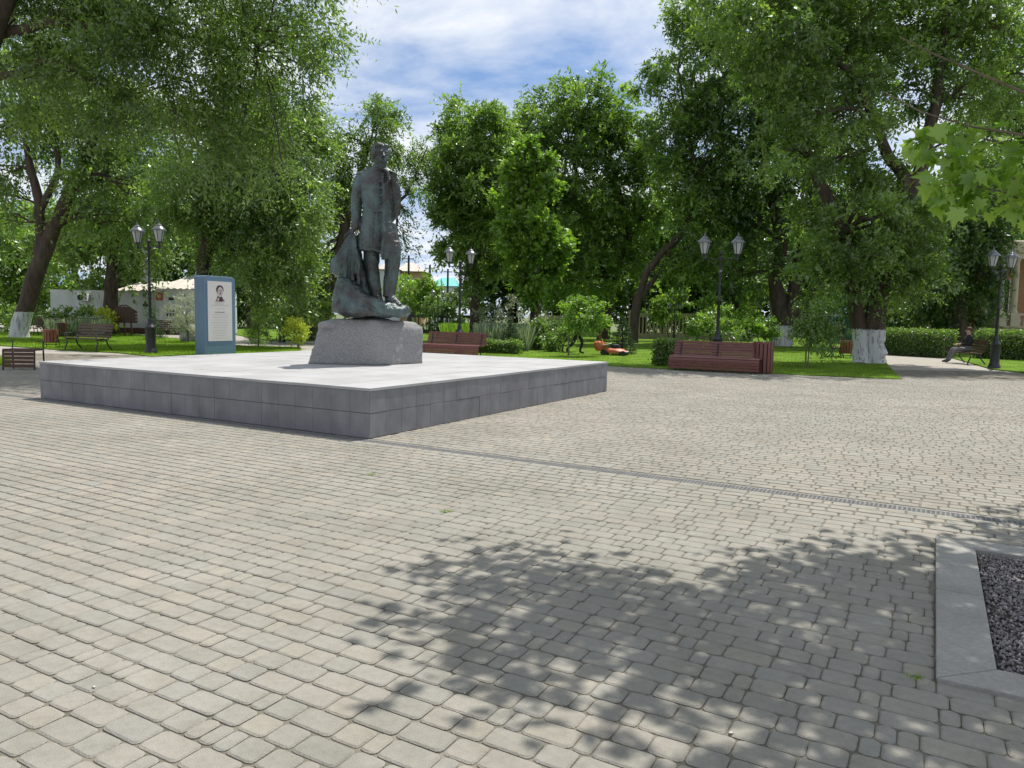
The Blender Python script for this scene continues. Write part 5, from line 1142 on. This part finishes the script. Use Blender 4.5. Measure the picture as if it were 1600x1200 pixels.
# ------------------------------------------------------------------ far street
Y = 108.
e = empty('yellow_house', (at(635, 500, Y)[0], Y, 0), 'far yellow brick house with grey hipped roof beside the statue', 'building')
def houseb(e, x0, x1, Y, ytop, dep, mt, nm='wall'):
    a, b = at(x0, 500, Y)[0], at(x1, 500, Y)[0]; z = at((x0+x1)/2, ytop, Y)[2]; m = MB(); m.box(((a+b)/2, Y+dep/2, z/2-.05), (b-a, dep, z)); m.build(nm, mt, e); return a, b, z
a, b, z = houseb(e, 622, 659, Y, 424, 8, M_yel)
m = MB(); m.add([(a-.5, Y-.5, z), (b+.5, Y-.5, z), (b+.5, Y+8.5, z), (a-.5, Y+8.5, z), (a+.8, Y+4, z+1.6), (b-1.6, Y+4, z+1.4)], [(3, 2, 1, 0), (0, 1, 5, 4), (1, 2, 5), (2, 3, 4, 5), (3, 0, 4)]); rf = m.build('roof', M_roof, e)
for xx in (632, 644, 652):
    for zz in (z-1.6, z-4.4): c = np.array([at(xx, 450, Y)[0], Y, zz]); m = MB(); m.box(c, (.8, .12, 1.3)); f = m.build('window', M_frame, e); m = MB(); m.box(c-np.array([0, .07, 0]), (.6, .03, 1.1)); m.build('pane', M_dark, f)
a, b, z = houseb(e, 588, 622, Y-2, 421, 7, M_pale, 'annex_wall')
m = MB(); m.add([(a-.3, Y-2.4, z), (b+.3, Y-2.4, z), (b+.3, Y+5, z), (a-.3, Y+5, z), ((a+b)/2, Y+1.3, z+1.6)], [(3, 2, 1, 0), (0, 1, 4), (1, 2, 4), (2, 3, 4), (3, 0, 4)]); m.build('annex_roof', M_roof, e)
Y = 125.
e = empty('teal_house', (at(690, 500, Y)[0], Y, 0), 'far low building with bright teal roof', 'building')
a, b, z = houseb(e, 672, 712, Y, 447, 7, M_pale); m = MB(); m.add([(a-.4, Y-.4, z), (b+.4, Y-.4, z), (b+.4, Y+7.4, z), (a-.4, Y+7.4, z), (a+1.5, Y+3.5, z+1.6), (b-.5, Y+3.5, z+1.6)], [(3, 2, 1, 0), (0, 1, 5, 4), (1, 2, 5), (2, 3, 4, 5), (3, 0, 4)]); m.build('roof', M_teal, e)
for i, (xx, yt, Y, lab) in enumerate(((638, 399, 88, 'dark utility pole in front of the yellow house'), (671, 414, 92, 'dark utility pole beside the teal roof'), (699, 420, 100, 'dark utility pole behind the double lantern'))):
    p = at(xx, 500, Y); z = at(xx, yt, Y)[2]; e = empty('utility_pole', (p[0], p[1], 0), lab, 'pole', 'far utility poles'); m = MB(); m.tube([(p[0], p[1], -.1), (p[0], p[1], z)], [.17, .12], 8); m.build('shaft', M_iron, e)
    m = MB(); m.box((p[0], p[1], z-.4), (1.2, .1, .1)); m.build('crossbar', M_iron, e)
def fence(name, label, x0, x1, Y0, Y1, z1, mt, step, bw, rail=True, pil=2.6):
    p0, p1 = at(x0, 500, Y0), at(x1, 500, Y1); p0[2] = p1[2] = 0; L = np.linalg.norm(p1-p0); d = (p1-p0)/L; ang = math.atan2(d[1], d[0]); mid = (p0+p1)/2
    e = empty(name, mid, label, 'fence')
    n_ = int(L/step)
    bm_ = MB(); bm_.box((0, 0, z1*.5), (bw, .07, z1*.62)); bme = bm_.mesh('baluster', mt)
    for i in range(min(n_, 280)):
        q = p0+d*(i+.5)*L/n_; o = link('baluster', bme, e, q-mid); o.rotation_euler = (0, 0, ang)
    for zz, hh in ((z1*.09, z1*.22), (z1*.87, z1*.16)):
        m = MB(); m.box((mid[0], mid[1], zz), (L, .12, hh), ang); m.build('rail', mt, e)
    for i in range(int(L/pil)+1):
        q = p0+d*min(L, i*pil); m = MB(); m.box((q[0], q[1], z1*.52-.05), (.26, .2, z1*1.08), ang); m.build('pillar', mt, e)
fence('concrete_fence', 'beige concrete baluster fence at the back of the park', 985, 1178, 56, 53, 2.05, M_beige, .26, .10)
fence('street_fence', 'dark low railing fence behind the statue pedestal', 640, 735, 60, 60, 1.6, M_iron, .3, .05)
fence('pale_fence', 'pale low fence seen behind the round bush', 830, 935, 60, 58, 1.7, M_beige, .26, .11)
p0, p1 = at(1285, 500, 64), at(1345, 500, 64)
e = empty('teal_fence', ((p0[0]+p1[0])/2, 64, 0), 'solid teal metal fence behind the walkers', 'fence')
for i in range(6):
    m = MB(); x = p0[0]+(p1[0]-p0[0])*(i+.5)/6; m.box((x, 64, 1.0), ((p1[0]-p0[0])/6-.03, .06, 2.1)); m.build('panel', M_tealf, e)
m = MB(); m.box(((p0[0]+p1[0])/2, 63.95, 2.1), (p1[0]-p0[0], .08, .08)); m.build('rail', M_frame, e)

# ------------------------------------------------------------------ porch building at the right
Y = 41.
x0 = at(1556, 500, Y)[0]; x1 = x0+14
pb_ = empty('porch_building', (x0+5, Y, 0), 'cream building with columned porch and baluster railing', 'building')
m = MB(); m.box(((x0+x1)/2, Y+4, .72), (x1-x0, 8, 1.5)); m.build('terrace', M_cream, pb_)
m = MB(); m.box(((x0+x1)/2+.9, Y+5.5, 3.6), (x1-x0-1.0, 5, 4.3)); m.build('wall', M_brick, pb_)
m = MB(); m.box(((x0+x1)/2, Y+4, 5.75), (x1-x0+.6, 8.6, .7), ch=.08); m.build('cornice', M_cream, pb_)
m = MB(); m.box(((x0+x1)/2, Y+.05, 1.44), (x1-x0+.1, .35, .08)); m.build('lower_rail', M_cream, pb_)
m = MB(); m.box(((x0+x1)/2, Y+.05, 2.12), (x1-x0+.1, .34, .12)); m.build('upper_rail', M_cream, pb_)
cx_ = at(1583, 500, Y)[0]
for k in range(6):
    xx = cx_+k*2.6 if k else cx_
    for xq in ((xx,) if k else (xx, x0+.2)):
        m = MB(); m.box((xq, Y+.06, 1.82), (.5, .46, .74)); m.lathe([(.22, 2.19), (.22, 2.28), (.17, 2.33), (.175, 3.2), (.15, 4.95), (.2, 5.05), (.2, 5.12)], (xq, Y+.06, 0), 14); m.box((xq, Y+.06, 5.25), (.5, .5, .28)); m.build('column', M_cream, pb_, smooth=True)
bm_ = MB(); bm_.lathe([(.05, 1.48), (.06, 1.54), (.04, 1.60), (.085, 1.74), (.07, 1.84), (.035, 1.97), (.055, 2.05)], n=8); bme = bm_.mesh('baluster', M_cream, True)
for k in range(46):
    xx = x0+.6+k*.24
    if min(abs(xx-(cx_+j*2.6)) for j in range(6)) > .32: link('baluster', bme, pb_, np.array([xx, Y+.05, 0])-wloc(pb_))
for k in range(5):
    c = np.array([cx_+1.0+k*2.6, Y+2.99, 3.0]); m = MB(); m.box(c, (1.3, .1, 2.4)); f = m.build('window', M_frame, pb_)
    for s in (-1, 1): m = MB(); m.box(c+np.array([s*.31, -.06, 0]), (.54, .03, 2.2)); m.build('pane', M_dark, f)

# ------------------------------------------------------------------ small plants and litter in the joints
def tuft(pxx, pyy, lab, n_=26, h=.035):
    p = G(pxx, pyy); k = n_; a = rng.random(k)*6.28; b = np.c_[p[0]+rng.normal(0, .02, k), p[1]+rng.normal(0, .012, k), np.full(k, -.004)]; d = np.c_[np.cos(a), np.sin(a), np.zeros(k)]*.0035; tip = b+np.c_[rng.normal(0, .6, (k, 2))*h, h*(.4+.6*rng.random(k))]
    V = np.stack([b-d, b+d, tip], 1).reshape(-1, 3); e = empty('weed_tuft', (p[0], p[1], 0), lab, 'weed', 'weeds in the paving joints'); link('blades', npmesh('blades', V-wloc(e), np.arange(3*k).reshape(-1, 3), M_grass, tone=rng.random(k)), e)
n = 150; q = np.c_[rng.uniform(-3.5, 3.5, n), rng.uniform(2.2, 9, n)**1.0]; pxx, pyy = project_arr(q); q = q[(pxx > 0) & (pxx < 1600)]; n = len(q)
sz = (.003+.006*rng.random((n, 1, 1))**2)*np.array([1.5, 1, .35]); Vd = ico[None]*sz; an = rng.random(n)*6.28; Vr = Vd.copy(); Vr[..., 0] = Vd[..., 0]*np.cos(an)[:, None]-Vd[..., 1]*np.sin(an)[:, None]; Vr[..., 1] = Vd[..., 0]*np.sin(an)[:, None]+Vd[..., 1]*np.cos(an)[:, None]
Vd = (Vr+np.c_[q, np.full(n, .003)][:, None]).reshape(-1, 3)
tag(link('litter', npmesh('litter', Vd, (icf[None]+6*np.arange(n)[:, None, None]).reshape(-1, 3), M_grit, tone=np.repeat(rng.random(n), 8))), 'tiny pale grit and leaf scraps scattered on the pavers', 'litter', kind='stuff')
tuft(1431, 1058, 'tiny green weed in the joint at the kerb corner', 30, .022)
tuft(581, 742, 'small grass tuft in the sunlit paving before the platform'); tuft(697, 800, 'thin grass tuft in the open paving near the drain')
S.render.engine = 'CYCLES'
